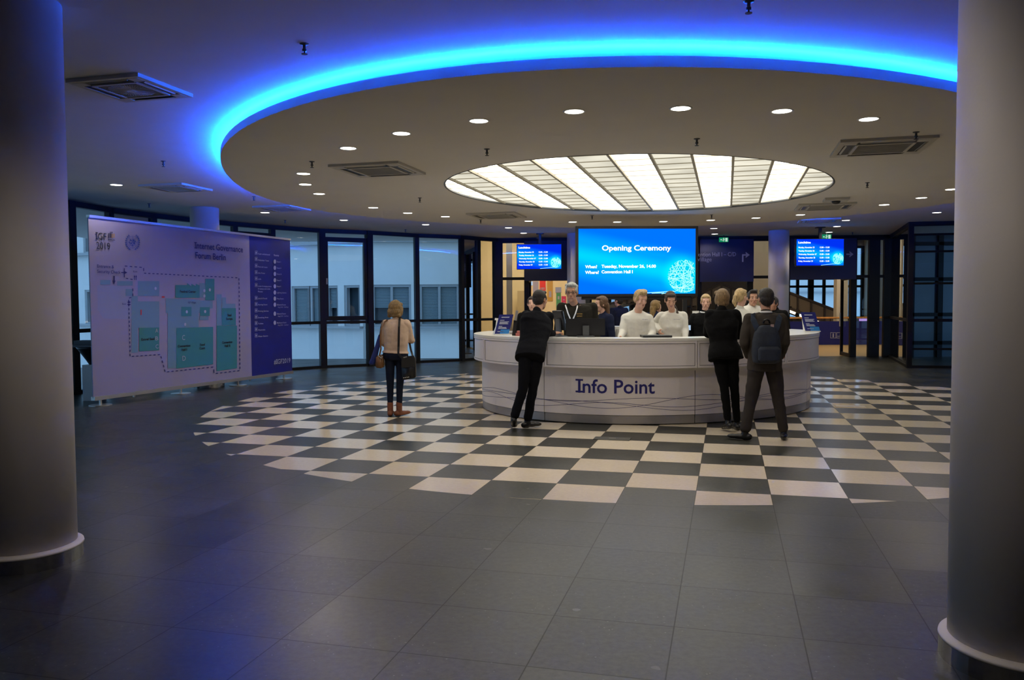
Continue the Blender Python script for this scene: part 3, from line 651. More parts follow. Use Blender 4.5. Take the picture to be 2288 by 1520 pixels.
# ------------------------------------------------------------------ courtyard building
bm = bmesh.new(); box(bm, (-26.2, 40, -4.25), (50, 60, 0.1)); tag(obj('courtyard_ground', bm, 'asphalt'), kind='structure')
bd1 = empty('courtyard_building', (-8, 34, 0), 'pale rendered building with a band of blind-covered windows across the courtyard', 'building')
def facade(x0, Y0, x1, Y1, units, depth=6, nm='wall'):
    P, Q = Vector((x0, Y0, 0)), Vector((x1, Y1, 0)); d = (Q - P).normalized(); n = Vector((d.y, -d.x, 0)); L = (Q - P).length
    up = Vector((0, 0, 1)); f = lambda t, z, o=0.0: P + d * t + up * z + n * o
    bm = bmesh.new()
    for z0, z1 in ((-4.2, 0.66), (2.36, 4.18), (5.9, 8.4)):
        c = [f(0, z0), f(L, z0), f(L, z1), f(0, z1)]; v = [bm.verts.new(a) for a in c] + [bm.verts.new(a - n * 0.4) for a in c]
        for q4 in ((0, 1, 2, 3), (7, 6, 5, 4), (0, 4, 5, 1), (1, 5, 6, 2), (2, 6, 7, 3), (3, 7, 4, 0)): bm.faces.new([v[i] for i in q4])
    obj('wall', bm, 'facade', bd1)
    bm = bmesh.new(); bar(bm, f(0, 0.62, .1), f(L, 0.62, .1), 0.28, 0.09); bar(bm, f(0, 4.13, .12), f(L, 4.13, .12), 0.34, 0.13); obj('ledge', bm, 'fframe', bd1)
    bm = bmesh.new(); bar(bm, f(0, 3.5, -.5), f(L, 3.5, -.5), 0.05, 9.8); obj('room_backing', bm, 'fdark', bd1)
    for zb, zt in ((0.66, 2.36), (4.18, 5.9)):
        prev = 0.0
        for (t0, t1, kind) in units:
            if t0 > prev + 0.05:
                bm = bmesh.new(); c = (f(prev, zb) + f(t0, zt)) / 2 - n * 0.2; bar(bm, f(prev, (zb + zt) / 2, -.2), f(t0, (zb + zt) / 2, -.2), 0.4, zt - zb); obj('pier', bm, 'facade', bd1)
            w_ = obj('window', (lambda b: ([bar(b, f(t0, zz, -.1), f(t1, zz, -.1), .1, .10) for zz in (zb + .05, zt - .05)], [bar(b, f(tt, zb + .1, -.1), f(tt, zt - .1, -.1), .1, .09, up=n) for tt in (t0 + .05, (t0 + t1) / 2 if t1 - t0 > 1.3 else t1 - .05, t1 - .05)], b)[2])(bmesh.new()), 'fframe', bd1)
            if kind:
                bm = bmesh.new(); z = zt - .1; stop = zb + 0.1 if kind == 1 else zb + 0.75
                while z > stop: bar(bm, f(t0 + .1, z, -.2), f(t1 - .1, z, -.2), 0.05, 0.050); z -= 0.062
                o = obj('blind', bm, 'blind', w_)
            prev = t1
        if prev < L - .05: bm = bmesh.new(); bar(bm, f(prev, (zb + zt) / 2, -.2), f(L, (zb + zt) / 2, -.2), 0.4, zt - zb); obj('pier', bm, 'facade', bd1)
def ts(x0, Y0, x1, Y1, xs):
    P, Q = Vector((x0, Y0, 0)), Vector((x1, Y1, 0)); d = (Q - P).normalized(); n = Vector((-d.y, d.x, 0)); out = []
    for a, b, k in xs: out.append(((pplane(a, 690, P, n) - P).dot(d), (pplane(b, 690, P, n) - P).dot(d), k))
    return out
FA = (-22.0, 41.5, -6.12, 33.68); FB = (-5.95, 33.2, 3.0, 33.2)
facade(*FA, ts(*FA, [(190, 250, 0), (262, 330, 1), (345, 420, 1), (480, 540, 1), (552, 600, 1), (652, 690, 1), (692, 717, 1), (729, 755, 2), (769, 804, 0)]))
facade(*FB, ts(*FB, [(831, 919, 2), (937, 1026, 1), (1040, 1090, 1), (1100, 1150, 0)]))
bd3 = empty('sky_dimming_facade', (9, 47, 0), 'added pale facade dimming the sky seen through the far windows of the lobby', 'building')  # added facade, put here to tone down the bright sky behind the lobby windows
bm = bmesh.new(); box(bm, (9, 58, 4), (34, .4, 12)); obj('wall', bm, 'facade', bd3)
for x in (1.5, 4.6, 7.7, 10.8, 13.9, 17.0):
    bm = bmesh.new(); box(bm, (x, 57.75, 3.4), (1.5, .1, 1.6)); w_ = obj('window', bm, 'blind', bd3)
bm = bmesh.new(); box(bm, (9, 57.7, 2.2), (34, .3, .12)); obj('ledge', bm, 'fframe', bd3)
# glazed building to the right of the hall
bd2 = empty('glazed_building', (12, 23.3, 0), 'dim glass building seen through the right glazed bay', 'building')
bm = bmesh.new(); box(bm, (12.9, 23.4, 2.5), (3.6, 0.3, 6)); box(bm, (15.6, 23.4, 2.5), (1.8, .3, 6)); obj('wall', bm, 'fdark', bd2)
bm = bmesh.new()
for x in (11.3, 12.1, 13.0, 14.2, 15.2): box(bm, (x, 23.2, 2.5), (0.14, .1, 6))
for zz in (.4, 1.2, 2.2, 3.2, 4.1): box(bm, (13.3, 23.2, zz), (4.4, .1, .1))
obj('mullion', bm, 'frame', bd2)
bm = bmesh.new(); box(bm, (21, 15.0, -0.2), (15.6, 26, 0.1)); tag(obj('courtyard_ground', bm, 'asphalt'), kind='structure')

# ------------------------------------------------------------------ ceiling fittings
NG = [0]
def downlight_proto():
    r = empty('downlight', (0, 0, 0), 'x', 'downlight', 'round recessed downlights')
    bm = bmesh.new(); lathe(bm, (0, 0, 0), [(0.084, 0.02), (0.084, -0.004), (0.096, -0.007), (0.102, 0.0), (0.102, 0.02)], 28); obj('rim', bm, 'lamprim', r, True)
    bm = bmesh.new(); bmesh.ops.create_circle(bm, cap_ends=True, segments=28, radius=0.085, matrix=Matrix.Translation((0, 0, -0.003))); obj('lens', bm, 'lamp', r)
    ld = bpy.data.lights.new('downlight_bulb', 'SPOT'); ld.energy = DOWN_W; ld.color = (1.0, 0.88, 0.74); ld.spot_size = math.radians(158); ld.spot_blend = 0.35; ld.shadow_soft_size = 0.07
    lo = bpy.data.objects.new('bulb', ld); COL.objects.link(lo); lo.parent = r; lo.location = (0, 0, -0.012)
    return r
P_D = [(1283, 249, 'ring downlight nearest above the Opening Ceremony screen title'), (1521, 242, 'ring downlight highest in view, over the right half of the skylight'), (1747, 248, 'near-row ring downlight above the right end of the skylight'),
       (1941, 266, 'near-row ring downlight just before the big right cassette'), (1070, 270, 'near-row ring downlight above the left tip of the skylight'), (897, 298, 'ring downlight above and right of the left ring cassette'),
       (778, 331, 'ring downlight directly above the left ring cassette'), (678, 388, 'yellowish ring downlight at the left curve, topmost of the close three'), (682, 412, 'ring downlight at the left curve, middle of the close three'), (713, 433, 'ring downlight at the left curve, lowest of the close three'),
       (834, 464, 'ring downlight on the far left rim, before the yellowish one'), (911, 476, 'ring downlight right of the one below the left ring cassette'), (995, 484, 'yellowish ring downlight left of the far left cassette'),
       (1181, 494, 'ring downlight above the left timetable screen'), (1279.5, 496, 'ring downlight above the left edge of the big screen'), (1379, 496, 'ring downlight over the left half of the big screen'), (1482, 495, 'ring downlight over the right half of the big screen'),
       (1588, 492, 'ring downlight just past the right edge of the big screen'), (1689, 487, 'ring downlight above the bent arrow sign'), (1788.6, 480, 'ring downlight below the far right cassette'), (1975.5, 457.5, 'yellowish ring downlight on the far right rim'),
       (2058.6, 442, 'ring downlight on the far right rim, between its yellowish neighbour and the column'), (2126, 423, 'ring downlight half hidden by the near right column')]
P_O = [(260, 413, 'outer ceiling downlight alone beside the near left column'), (592, 475, 'outer ceiling downlight below the blue lit cassette'), (768, 492, 'outer ceiling downlight above the blond woman'), (951, 502, 'outer ceiling downlight between the woman and the desk'),
       (1136, 509, 'outer ceiling downlight left of the left screen pole, upper one'), (1170, 521, 'outer ceiling downlight close above the left timetable screen'), (1204.5, 532, 'outer ceiling downlight crossed by the left screen pole'),
       (1595, 510.6, 'outer ceiling downlight beside the top corner of the big screen, upper of two'), (1597, 523, 'outer ceiling downlight beside the big screen, lower of two'),
       (1890, 492.4, 'outer ceiling downlight at the end of the far right blue cassette'), (1870, 506, 'outer ceiling downlight above the right screen, second of the row'), (1852.5, 519, 'outer ceiling downlight above the green exit sign by the right screen'), (2093, 475, 'outer ceiling downlight beside the near right column')]
proto = None
for lst, zz in ((P_D, ZD), (P_O, ZC)):
    for x, y, lab in lst:
        p = pz(x, y, zz)
        if proto is None: proto = downlight_proto(); proto.location = p; proto['label'] = lab
        else: copy_tree(proto, p, 0, lab)
M_['lampw'] = emit('lamp_glow_warm', (1.0, 0.82, 0.45), DOWN_STR * 0.22)

def cassette_proto():
    r = empty('air_conditioner', (0, 0, 0), 'x', 'air conditioner', 'square ceiling cassette air conditioners')
    bm = bmesh.new()
    for sx, sy, cx, cy in ((1, .06, 0, .47), (1, .06, 0, -.47), (.06, .88, .47, 0), (.06, .88, -.47, 0)): box(bm, (cx, cy, -.015), (sx, sy, .03))
    for sx, sy, cx, cy in ((.60, .035, 0, .30), (.60, .035, 0, -.30), (.035, .60, .30, 0), (.035, .60, -.30, 0)): box(bm, (cx, cy, -.022), (sx, sy, .03))
    for cx in (-.38, .38):
        for cy in (-.38, .38): box(bm, (cx, cy, -.018), (.14, .14, .028))
    obj('panel', bm, 'acw', r)
    bm = bmesh.new(); box(bm, (0, 0, -.012), (.58, .58, .03)); g = obj('grille', bm, 'acg', r)
    bm = bmesh.new()
    for k in range(14): box(bm, (0, -.26 + k * .04, -.03), (.56, .008, .008))
    obj('slat', bm, 'acw', g)
    for k in range(4):
        bm = bmesh.new(); a = k * PI / 2; M = Matrix.Rotation(a, 4, 'Z')
        v = box(bm, (0, .378, -.022), (.58, .085, .012)); bmesh.ops.transform(bm, matrix=M, verts=bm.verts); f = obj('air_outlet', bm, 'black', r)
        bm = bmesh.new(); box(bm, (0, .412, -.030), (.56, .022, .004), R=Matrix.Rotation(.5, 3, 'X')); bmesh.ops.transform(bm, matrix=M, verts=bm.verts); obj('flap', bm, 'acw', f)
    return r
acs = [((-3.23, 7.07), ZC, 0.70, 'nearest cassette, in the outer ceiling beside the near left column'), ((-5.29, 13.03), ZC, 0.78, 'cassette in the outer ceiling above the site map banner'), ((None, 630, 464), ZC, 0.8, 'blue lit cassette in the outer ceiling right of the column behind the banner'),
       ((-1.67, 10.4), ZD, 0.92, 'cassette in the ring left of the skylight'), ((4.05, 9.05), ZD, 0.95, 'cassette in the ring near the right column, largest looking one'), ((-0.28, 15.88), ZD, 0.95, 'cassette in the ring beyond the left tip of the skylight'),
       ((5.58, 14.69), ZD, 0.95, 'cassette in the ring beyond the right tip of the skylight'), ((None, 1829, 492), ZC, 0.86, 'blue lit cassette in the outer ceiling above the right timetable screen')]
acp = None
for pos, zz, s, lab in acs:
    if pos[0] is None: q = pz(pos[1], pos[2], zz); pos = (q.x, q.y)
    if acp is None: acp = cassette_proto(); o = acp; o.location = (*pos, zz); o.rotation_euler = (0, 0, -YAW); o['label'] = lab
    else: o = copy_tree(acp, (*pos, zz), -YAW, lab)
    o.scale = (s, s, 1.0)
# the same downlights go on in the outer ceiling over the entrance side, just above the frame; the nearer ones are turned up
for (x, y, e, lab) in ((0.6, 4.2, 30.0, 'outer ceiling downlight over the dark floor between the two near columns'), (-0.7, 2.1, 88.0, 'outer ceiling downlight nearest the entrance side of the dark floor')):
    o = copy_tree(proto, (x, y, ZC), 0, lab)
    for c in o.children:
        if c.type == 'LIGHT': c.data = c.data.copy(); c.data.energy = e
# radial fan grille details on the nearest cassette's neighbourhood come with the proto

bm = bmesh.new()
for q in range(52):
    a = q * 2 * PI / 52; p0, p1 = Vector((.05 * math.cos(a), .05 * math.sin(a), -.030)), Vector((.255 * math.cos(a), .255 * math.sin(a), -.030)); bar(bm, p0, p1, .006, .010)
cyl(bm, (0, 0, -.038), .05, .012, 24)
o = obj('radial_grille', bm, 'acw', acp)

def sprinkler_proto():
    r = empty('sprinkler', (0, 0, 0), 'x', 'sprinkler', 'small ceiling sprinklers')
    bm = bmesh.new(); lathe(bm, (0, 0, 0), [(0.034, 0.0), (0.030, -0.006), (0.012, -0.010), (0.011, -0.035), (0.016, -0.037), (0.016, -0.052)], 16); obj('body', bm, 'greyp', r, True)
    bm = bmesh.new(); lathe(bm, (0, 0, 0), [(0.006, -0.05), (0.006, -0.068), (0.022, -0.070), (0.022, -0.074)], 16); obj('deflector', bm, 'black', r)
    return r
spr = [(680, 98, ZC, 'sprinkler in the open ceiling before the cyan cove light'), (1673, 3, ZC, 'sprinkler at the top of the picture above the ring'), (365, 360, ZC, 'sprinkler between the two left outer cassettes'), (1088, 333, ZD, 'sprinkler in the ring left of the skylight edge'),
       (697, 361, ZD, 'sprinkler in the ring above the three close left downlights'), (1557, 310, ZD, 'sprinkler in the ring in front of the skylight'), (2047, 295, ZD, 'sprinkler behind the corner of the big right cassette'), (1938, 408, ZD, 'sprinkler in the ring right of the skylight'),
       (938, 442, ZD, 'sprinkler in the ring left of the far left cassette'), (567, 439, ZC, 'sprinkler at the blue left rim of the ring'), (1323, 482, ZD, 'sprinkler in the ring behind the skylight'), (1074, 491, ZD, 'sprinkler beneath the far left cassette'), (333, 455, ZC, 'sprinkler over the banner near the dark window frames'),
       (637, 492, ZC, 'sprinkler in the outer ceiling above the right end of the banner'), (1590, 480, ZD, 'sprinkler in the ring behind the right of the skylight'), (1905, 519, ZC, 'sprinkler in the outer ceiling right of the exit sign'), (906, 513, ZC, 'sprinkler in the outer ceiling in front of the windows')]
sp = None
for x, y, zz, lab in spr:
    p = pz(x, y, zz)
    if sp is None: sp = sprinkler_proto(); sp.location = p; sp['label'] = lab
    else: copy_tree(sp, p, 0, lab)
p = pz(1868, 444, ZD); pr = empty('projector', p, 'small square ceiling projector box near the far right cassette', 'projector')
bm = bmesh.new(); box(bm, p + Vector((0, 0, -.02)), (.38, .38, .04), rz=-YAW); obj('housing', bm, 'acw', pr)
bm = bmesh.new(); ellip(bm, p + Vector((0, 0, -.05)), (.07, .07, .04)); obj('lens', bm, 'black', pr, True)

# ------------------------------------------------------------------ screens
def screen_material(name, c0, c1, c2, st, ball):
    m = bpy.data.materials.new(name); m.use_nodes = True; n = m.node_tree; n.nodes.clear(); L = n.links.new
    o = n.nodes.new('ShaderNodeOutputMaterial'); e = n.nodes.new('ShaderNodeEmission'); tc = n.nodes.new('ShaderNodeTexCoord')
    sp = n.nodes.new('ShaderNodeSeparateXYZ'); L(tc.outputs['Generated'], sp.inputs[0])
    def M(op, a, b=None, cl=False):
        x = n.nodes.new('ShaderNodeMath'); x.operation = op; x.use_clamp = cl
        for i, v in enumerate((a, b)):
            if v is None: continue
            if isinstance(v, (int, float)): x.inputs[i].default_value = v
            else: L(v, x.inputs[i])
        return x.outputs[0]
    X, Z = sp.outputs[0], sp.outputs[2]
    # brighter band from the left down towards the lower right, darker lower left corner
    dgl = M('SUBTRACT', M('ADD', Z, M('MULTIPLY', X, 0.35)), 0.60)
    band = M('SUBTRACT', 1.0, M('MULTIPLY', M('ABSOLUTE', dgl), 2.3), True)
    rp = n.nodes.new('ShaderNodeValToRGB'); rp.color_ramp.interpolation = 'EASE'; el = rp.color_ramp.elements
    el[0].position = 0.0; el[0].color = (*c0, 1); el[1].position = 1.0; el[1].color = (*c2, 1); x = el.new(0.5); x.color = (*c1, 1)
    L(band, rp.inputs[0])
    # halo of the glowing ball (part of the displayed picture)
    dx = M('MULTIPLY', M('SUBTRACT', X, ball[0]), 1.76); dz = M('SUBTRACT', Z, ball[1]); d = M('SQRT', M('ADD', M('MULTIPLY', dx, dx), M('MULTIPLY', dz, dz)))
    halo = M('POWER', M('SUBTRACT', 1.0, M('DIVIDE', M('SUBTRACT', d, ball[2]), 0.17), True), 2.0)
    mx = n.nodes.new('ShaderNodeMix'); mx.data_type = 'RGBA'; L(M('MULTIPLY', halo, 0.75), mx.inputs[0]); L(rp.outputs[0], mx.inputs[6]); mx.inputs[7].default_value = (0.0, 0.85, 1.0, 1)
    L(mx.outputs[2], e.inputs[0]); e.inputs[1].default_value = st; L(e.outputs[0], o.inputs[0]); return m
def screen_obj(px4, Y, rz, label, big, lines):
    """px4 = x0,y0,x1,y1 outer frame in the photo at depth Y"""
    x0, y0, x1, y1 = px4
    a, b = py(x0, y1, Y), py(x1, y0, Y); W, H = b.x - a.x, b.z - a.z; c = Vector(((a.x + b.x) / 2, Y, a.z))
    r = empty('display_screen', c, label, 'screen'); u = Vector((math.cos(rz), math.sin(rz), 0)); n_ = Vector((math.sin(rz), -math.cos(rz), 0))
    f = lambda s, t, o=0.0: c + u * ((s - .5) * W) + Vector((0, 0, t * H)) + n_ * o
    bz = 0.022 if big else 0.012
    bm = bmesh.new(); box(bm, f(.5, .5, -.05), (W, .08, H), rz=rz); obj('casing', bm, 'black', r)
    if big:
        m = screen_material('big_screen_picture', (0.0, 0.16, 1.0), (0.0, 0.33, 1.0), (0.0, 0.60, 1.0), 0.86, (.88, .29, .20))
    else:
        m = bpy.data.materials.get('small_screen_picture') or screen_material('small_screen_picture', (0.0, 0.03, 0.85), (0.0, 0.16, 1.0), (0.0, 0.42, 1.0), 0.8, (.87, .28, .18))
    bm = bmesh.new(); mx_, mz = bz * 1.0, bz * W / H; quad(bm, [f(mx_, mz, .002), f(1 - mx_, mz, .002), f(1 - mx_, 1 - mz, .002), f(mx_, 1 - mz, .002)])
    bm.verts.ensure_lookup_table(); pc = obj('picture', bm, m, r)
    # ball of tangled lines, clipped at the picture's edge
    lim = 1 - bz * 1.2; cx, cz, rr = (.885, .285, .235) if big else (.87, .27, .20)
    asp = W / H; fl = lambda s, t: f(s, t, .006)
    bm = bmesh.new(); N = 48; pts = []
    for k in range(N):
        t = 2 * PI * k / N; pts.append((min(lim, cx + rr * math.cos(t) / asp), max(mz * 1.3, cz + rr * math.sin(t))))
    bm.faces.new([bm.verts.new(f(s, t, .004)) for s, t in pts]); obj('picture_ball', bm, 'scrball', pc if False else r)
    bm = bmesh.new(); rnd = random.Random(3 if big else 5); wl = (0.0035 if big else 0.006) * H * 1.2
    nl = 46 if big else 26
    for k in range(nl):
        a0 = rnd.uniform(0, 2 * PI); a1 = a0 + rnd.uniform(1.2, 3.1); bow = rnd.uniform(-.35, .35)
        P0 = (math.cos(a0), math.sin(a0)); P1 = (math.cos(a1), math.sin(a1)); mid = ((P0[0] + P1[0]) / 2 - (P1[1] - P0[1]) * bow, (P0[1] + P1[1]) / 2 + (P1[0] - P0[0]) * bow)
        prev = None
        for j in range(11):
            t = j / 10; X = (1 - t) ** 2 * P0[0] + 2 * t * (1 - t) * mid[0] + t * t * P1[0]; Z = (1 - t) ** 2 * P0[1] + 2 * t * (1 - t) * mid[1] + t * t * P1[1]
            s, v = cx + rr * X / asp, cz + rr * Z
            cur = (s, v) if s < lim and v > mz * 1.3 else None
            if prev and cur:
                p, q = fl(*prev), fl(*cur); d = (q - p).normalized(); nn = d.cross(n_) * wl / 2
                quad(bm, [p - nn, q - nn, q + nn, p + nn])
            prev = cur
    if big:
        for (s0, t0, s1, t1) in ((.58, .035, .80, .06), (.62, .03, .72, .035), (.70, .02, .82, .06), (.52, .01 + mz, .60, .035)):
            p, q = fl(s0, t0 + mz * .4), fl(s1, t1 + mz * .4); nn = (q - p).normalized().cross(n_) * wl * .8; quad(bm, [p - nn, q - nn, q + nn, p + nn])
    else:
        p, q = fl(.52, mz * 1.4), fl(.84, .09); nn = (q - p).normalized().cross(n_) * wl * .8; quad(bm, [p - nn, q - nn, q + nn, p + nn])
    obj('picture_lines', bm, 'scrline', r)
    bm = bmesh.new()
    for s, sx, tz, cap, wd, bold in lines:
        base = f(sx, tz, .008); add_text(bm, s, lambda X, Z: base + u * X + Vector((0, 0, Z)), cap * H, wd * W if wd else None, 'L', bold)
    obj('screen_text', bm, 'scrtext', r)
    return r, f, W, H
scr, sf, SW, SH = screen_obj((1286, 504.5, 1562, 663.5), 16.0, math.radians(3.0), 'big wall-sized blue screen announcing the Opening Ceremony behind the desk', True,
    [('Opening Ceremony', .212, .655, .072, .565, .022), ('When?', .075, .405, .042, .098, .03), ('Where?', .075, .325, .042, .112, .03),
     ('Tuesday, November 26, 14.00', .208, .41, .042, .445, .03), ('Convention Hall I', .208, .332, .042, .255, .03)])
bm = bmesh.new()
for s in (.10, .90):
    p = sf(s, 0, -.08); box(bm, (p.x, p.y, p.z / 2), (.08, .06, p.z)); box(bm, (p.x, p.y, .02), (.1, .7, .04))
box(bm, sf(.5, -.02, -.08), (SW * .9, .05, .06), rz=math.radians(3)); obj('stand', bm, 'black', scr)
rows = [('Monday, November 25', .655), ('Tuesday, November 26', .53), ('Wednesday, November 27', .405), ('Thursday, November 28', .28), ('Friday, November 29', .155)]
for (px4, Y, rz, lab) in (((1154.5, 545, 1255, 602.5), 22.0, -.03, 'hanging timetable screen with lunch times left of the big screen'), ((1777, 533, 1888, 595), 20.6, .05, 'hanging timetable screen with lunch times right of the big screen, by the exit sign')):
    ln = [('Lunchtime', .045, .825, .075, .255, .03)]
    for k, (t, z) in enumerate(rows): ln += [(t, .05, z, .052, (.33, .33, .375, .345, .30)[k], .02), ('12.00 – 15.00', .49, z, .052, .20, .02)]
    r, f, W, H = screen_obj(px4, Y, rz, lab, False, ln)
    bm = bmesh.new(); p = f(.52, 1.0, -.07); bar(bm, p - Vector((0, 0, .25)), (p.x, p.y, ZC), .07, .07, up=(0, 1, 0)); box(bm, (p.x, p.y, ZC - .01), (.2, .2, .02)); obj('ceiling_mount', bm, 'black', r)

# ------------------------------------------------------------------ info desk
KC = Vector((2.1, 12.9, 0)); up_r = harm(2.56, .10, .15); lo_r = harm(2.43, .12, .15)
Z0, Z1 = 0.745, 1.13
desk = empty('information_desk', (KC.x, KC.y, 0), 'round white information desk with Info Point lettering standing on the checkered floor', 'desk')
def kp(f, t, z, d=0.0): return ringpt(KC, f, t, z, d)
from math import radians as rad
def theta_for(xpix, f, z):
    best = None
    for k in range(-3450, 0):                      # front side scan
        t = rad(k / 20); p = kp(f, t, z) - CAM
        if p.dot(_F) <= 0: continue
        X = 1144 + FPX * p.dot(_R) / p.dot(_F)
        if best is None or abs(X - xpix) < best[0]: best = (abs(X - xpix), t)
    return best[1]
TA, TB = rad(-196), rad(42)
def ring_slab(bm, f, ta, tb, z0, z1, d0, d1, n=None):
    n = n or max(3, int((tb - ta) / 0.03)); R = []
    for k in range(n + 1):
        t = ta + (tb - ta) * k / n
        R.append([bm.verts.new(kp(f, t, z, d)) for z, d in ((z0, d0), (z0, d1), (z1, d1), (z1, d0))])
    for A_, B_ in zip(R, R[1:]):
        for j in range(4): bm.faces.new((A_[j], A_[(j + 1) % 4], B_[(j + 1) % 4], B_[j]))
    bm.faces.new(R[0]); bm.faces.new(list(reversed(R[-1])))
useam = [TA, theta_for(1082, up_r, .9), theta_for(1217, up_r, .9), theta_for(1558, up_r, .9), theta_for(1757, up_r, .9), rad(0), TB]
lseam = [TA, theta_for(1216, lo_r, .4), theta_for(1553, lo_r, .4), theta_for(1803, lo_r, .4), rad(2), TB]
bm = bmesh.new(); ring_slab(bm, up_r, TA, TB, Z1 - .035, Z1, -.46, .012); obj('counter_top', bm, 'whitetop', desk)
g = .004
for a, b in zip(useam, useam[1:]):
    bm = bmesh.new(); ring_slab(bm, up_r, a + g / 2.5, b - g / 2.5, Z0, Z1 - .035, -.10, 0.0); o = obj('upper_panel', bm, 'white', desk)
    bm = bmesh.new()
    for z0, z1 in ((Z0 + .003, Z0 + .028), (Z1 - .065, Z1 - .038)): ring_slab(bm, up_r, a + g / 2.5, b - g / 2.5, z0, z1, -.02, .010)
    for t0, t1 in ((a + .003, a + .012), (b - .012, b - .003)): ring_slab(bm, up_r, t0, t1, Z0 + .003, Z1 - .04, -.02, .0095, 2)
    obj('panel_frame', bm, 'alu' if False else 'white', o)
    bm = bmesh.new()
    for z0, z1 in ((Z0 + .028, Z0 + .034), (Z1 - .071, Z1 - .065)): ring_slab(bm, up_r, a + .013, b - .013, z0, z1, -.02, .002)
    for t0, t1 in ((a + .012, a + .0145), (b - .0145, b - .012)): ring_slab(bm, up_r, t0, t1, Z0 + .028, Z1 - .066, -.02, .002, 1)
    obj('groove', bm, 'greyp', o)
for a, b in zip(lseam, lseam[1:]):
    bm = bmesh.new(); ring_slab(bm, lo_r, a + .0022, b - .0022, .125, Z0, -.05, 0.0); obj('lower_panel', bm, 'white', desk)
    bm = bmesh.new(); ring_slab(bm, lo_r, a + .0022, b - .0022, 0.012, .12, -.05, -.008); obj('plinth', bm, 'plinth', desk)
bm = bmesh.new(); ring_slab(bm, lo_r, TA, TB, 0.0, 0.7, -.09, -.055); obj('core', bm, 'seam', desk)
bm = bmesh.new(); ring_slab(bm, up_r, TA, TB, .70, .735, -.95, -.14); obj('work_surface', bm, 'whitetop', desk)
bm = bmesh.new(); ring_slab(bm, up_r, TA, TB, .02, .70, -.80, -.77); obj('inner_panel', bm, 'white', desk)
bm = bmesh.new(); ring_slab(bm, up_r, TA, TB, .735, Z1 - .035, -.16, -.12); obj('inner_upstand', bm, 'whitetop', desk)
# lettering bent round the lower drum
def on_lower(tpix, z0):
    t0 = theta_for(tpix, lo_r, z0); r0 = lo_r(t0)
    def f(x, z): t = t0 + x / r0; return kp(lo_r, t, z0 + z, .004)
    return f, t0, r0
zb_ = 0
fI, t0, r0 = on_lower(1289, .38)
def zat(x, y): 
    t = theta_for(x, lo_r, .4); p = kp(lo_r, t, .4); return py(x, y, p.y).z
zbase = zat(1380, 879); fI, t0, r0 = on_lower(1292, zbase); t1 = theta_for(1463, lo_r, zbase); wI = (t1 - t0) * r0
bm = bmesh.new(); add_text(bm, 'Info Point', fI, zat(1300, 849.5) - zat(1300, 879.5), wI, 'L', 0.014, serif=True)
bmesh.ops.subdivide_edges(bm, edges=[e for e in bm.edges if e.calc_length() > 0.05], cuts=2)
for v in bm.verts:
    d = Vector((v.co.x - KC.x, v.co.y - KC.y)); t = math.atan2(d.y, d.x); r_ = lo_r(t) + .004; v.co.x = KC.x + r_ * math.cos(t); v.co.y = KC.y + r_ * math.sin(t)
obj('lettering', bm, 'ink', desk)
bm = bmesh.new()
for amp, fr, ph, zb2, fr2 in ((.055, 3.3, 0.2, .37, 1.3), (.085, 2.5, 2.0, .34, 2.9), (.045, 3.9, 4.0, .30, 1.7), (.075, 2.2, 5.0, .31, 3.3)):
    pts = []
    for k in range(260):
        t = TA + .05 + (TB - TA - .1) * k / 259; pts.append(kp(lo_r, t, zb2 + amp * math.sin(fr * 2 * t + ph) * (0.75 + .35 * math.sin(fr2 * t)) - .045, .001))
    tube(bm, pts, .0023, 4)
obj('wave_lines', bm, 'ink', desk)

# ------------------------------------------------------------------ things on the desk
def leaflet(x0, y0, x1, y1, lean, Y, label, side):
    """x0,y0 = top centre, x1,y1 = bottom centre in the photo"""
    t, b = py(x0, y0, Y), py(x1, y1, Y); b.z = Z1 + .003
    r = empty('leaflet_stand', b, label, 'leaflet stand'); d = (t - b); u = Vector((.98, .2 * side, 0)).normalized(); wv = .105 * u
    bm = bmesh.new(); quad(bm, [b - wv, b + wv, t + wv, t - wv]); thicken(bm, (0, .006, 0)); obj('leaflet', bm, 'navy', r)
    n_ = u.cross(d).normalized(); n_ = -n_ if n_.y > 0 else n_
    f = lambda s, v: b + wv * (s * 2 - 1) + d * v + n_ * .009
    bm = bmesh.new()
    for v, a, c in ((.84, .2, .75), (.70, .15, .45), (.62, .15, .8), (.57, .15, .72), (.52, .15, .78), (.40, .15, .4), (.34, .15, .7), (.29, .15, .75), (.14, .15, .6)): rect(bm, f, a, v, c, v + (.035 if v < .8 else .05))
    obj('leaflet_print', bm, 'pale', r)
    bm = bmesh.new(); rect(bm, lambda s, v: f(s, v) , .35, .04, .98, .26); obj('leaflet_corner', bm, mat('leaflet_cyan', (.02, .2, .55), .5), r)
    bm = bmesh.new(); q = b + Vector((0, .02, 0)); bar(bm, q - wv + Vector((0, 0, .006)), q + wv + Vector((0, 0, .006)), .14, .012)
    bk = t.lerp(b, .3) + Vector((0, .02, 0)); foot = b + Vector((-side * .03, .20, .005)); v4 = [bk - wv, bk + wv, foot + wv, foot - wv]; quad(bm, v4); quad(bm, [v4[0], v4[3], q - wv]); quad(bm, [v4[1], v4[2], q + wv]); obj('holder', bm, 'whitetop', r)
leaflet(1131.5, 703, 1120.5, 747, .2, 11.9, 'navy leaflet stand leaning on the left end of the desk', 1)
leaflet(1805, 698, 1817, 742, .2, 12.4, 'navy leaflet stand on the right end of the desk beside the column', -1)
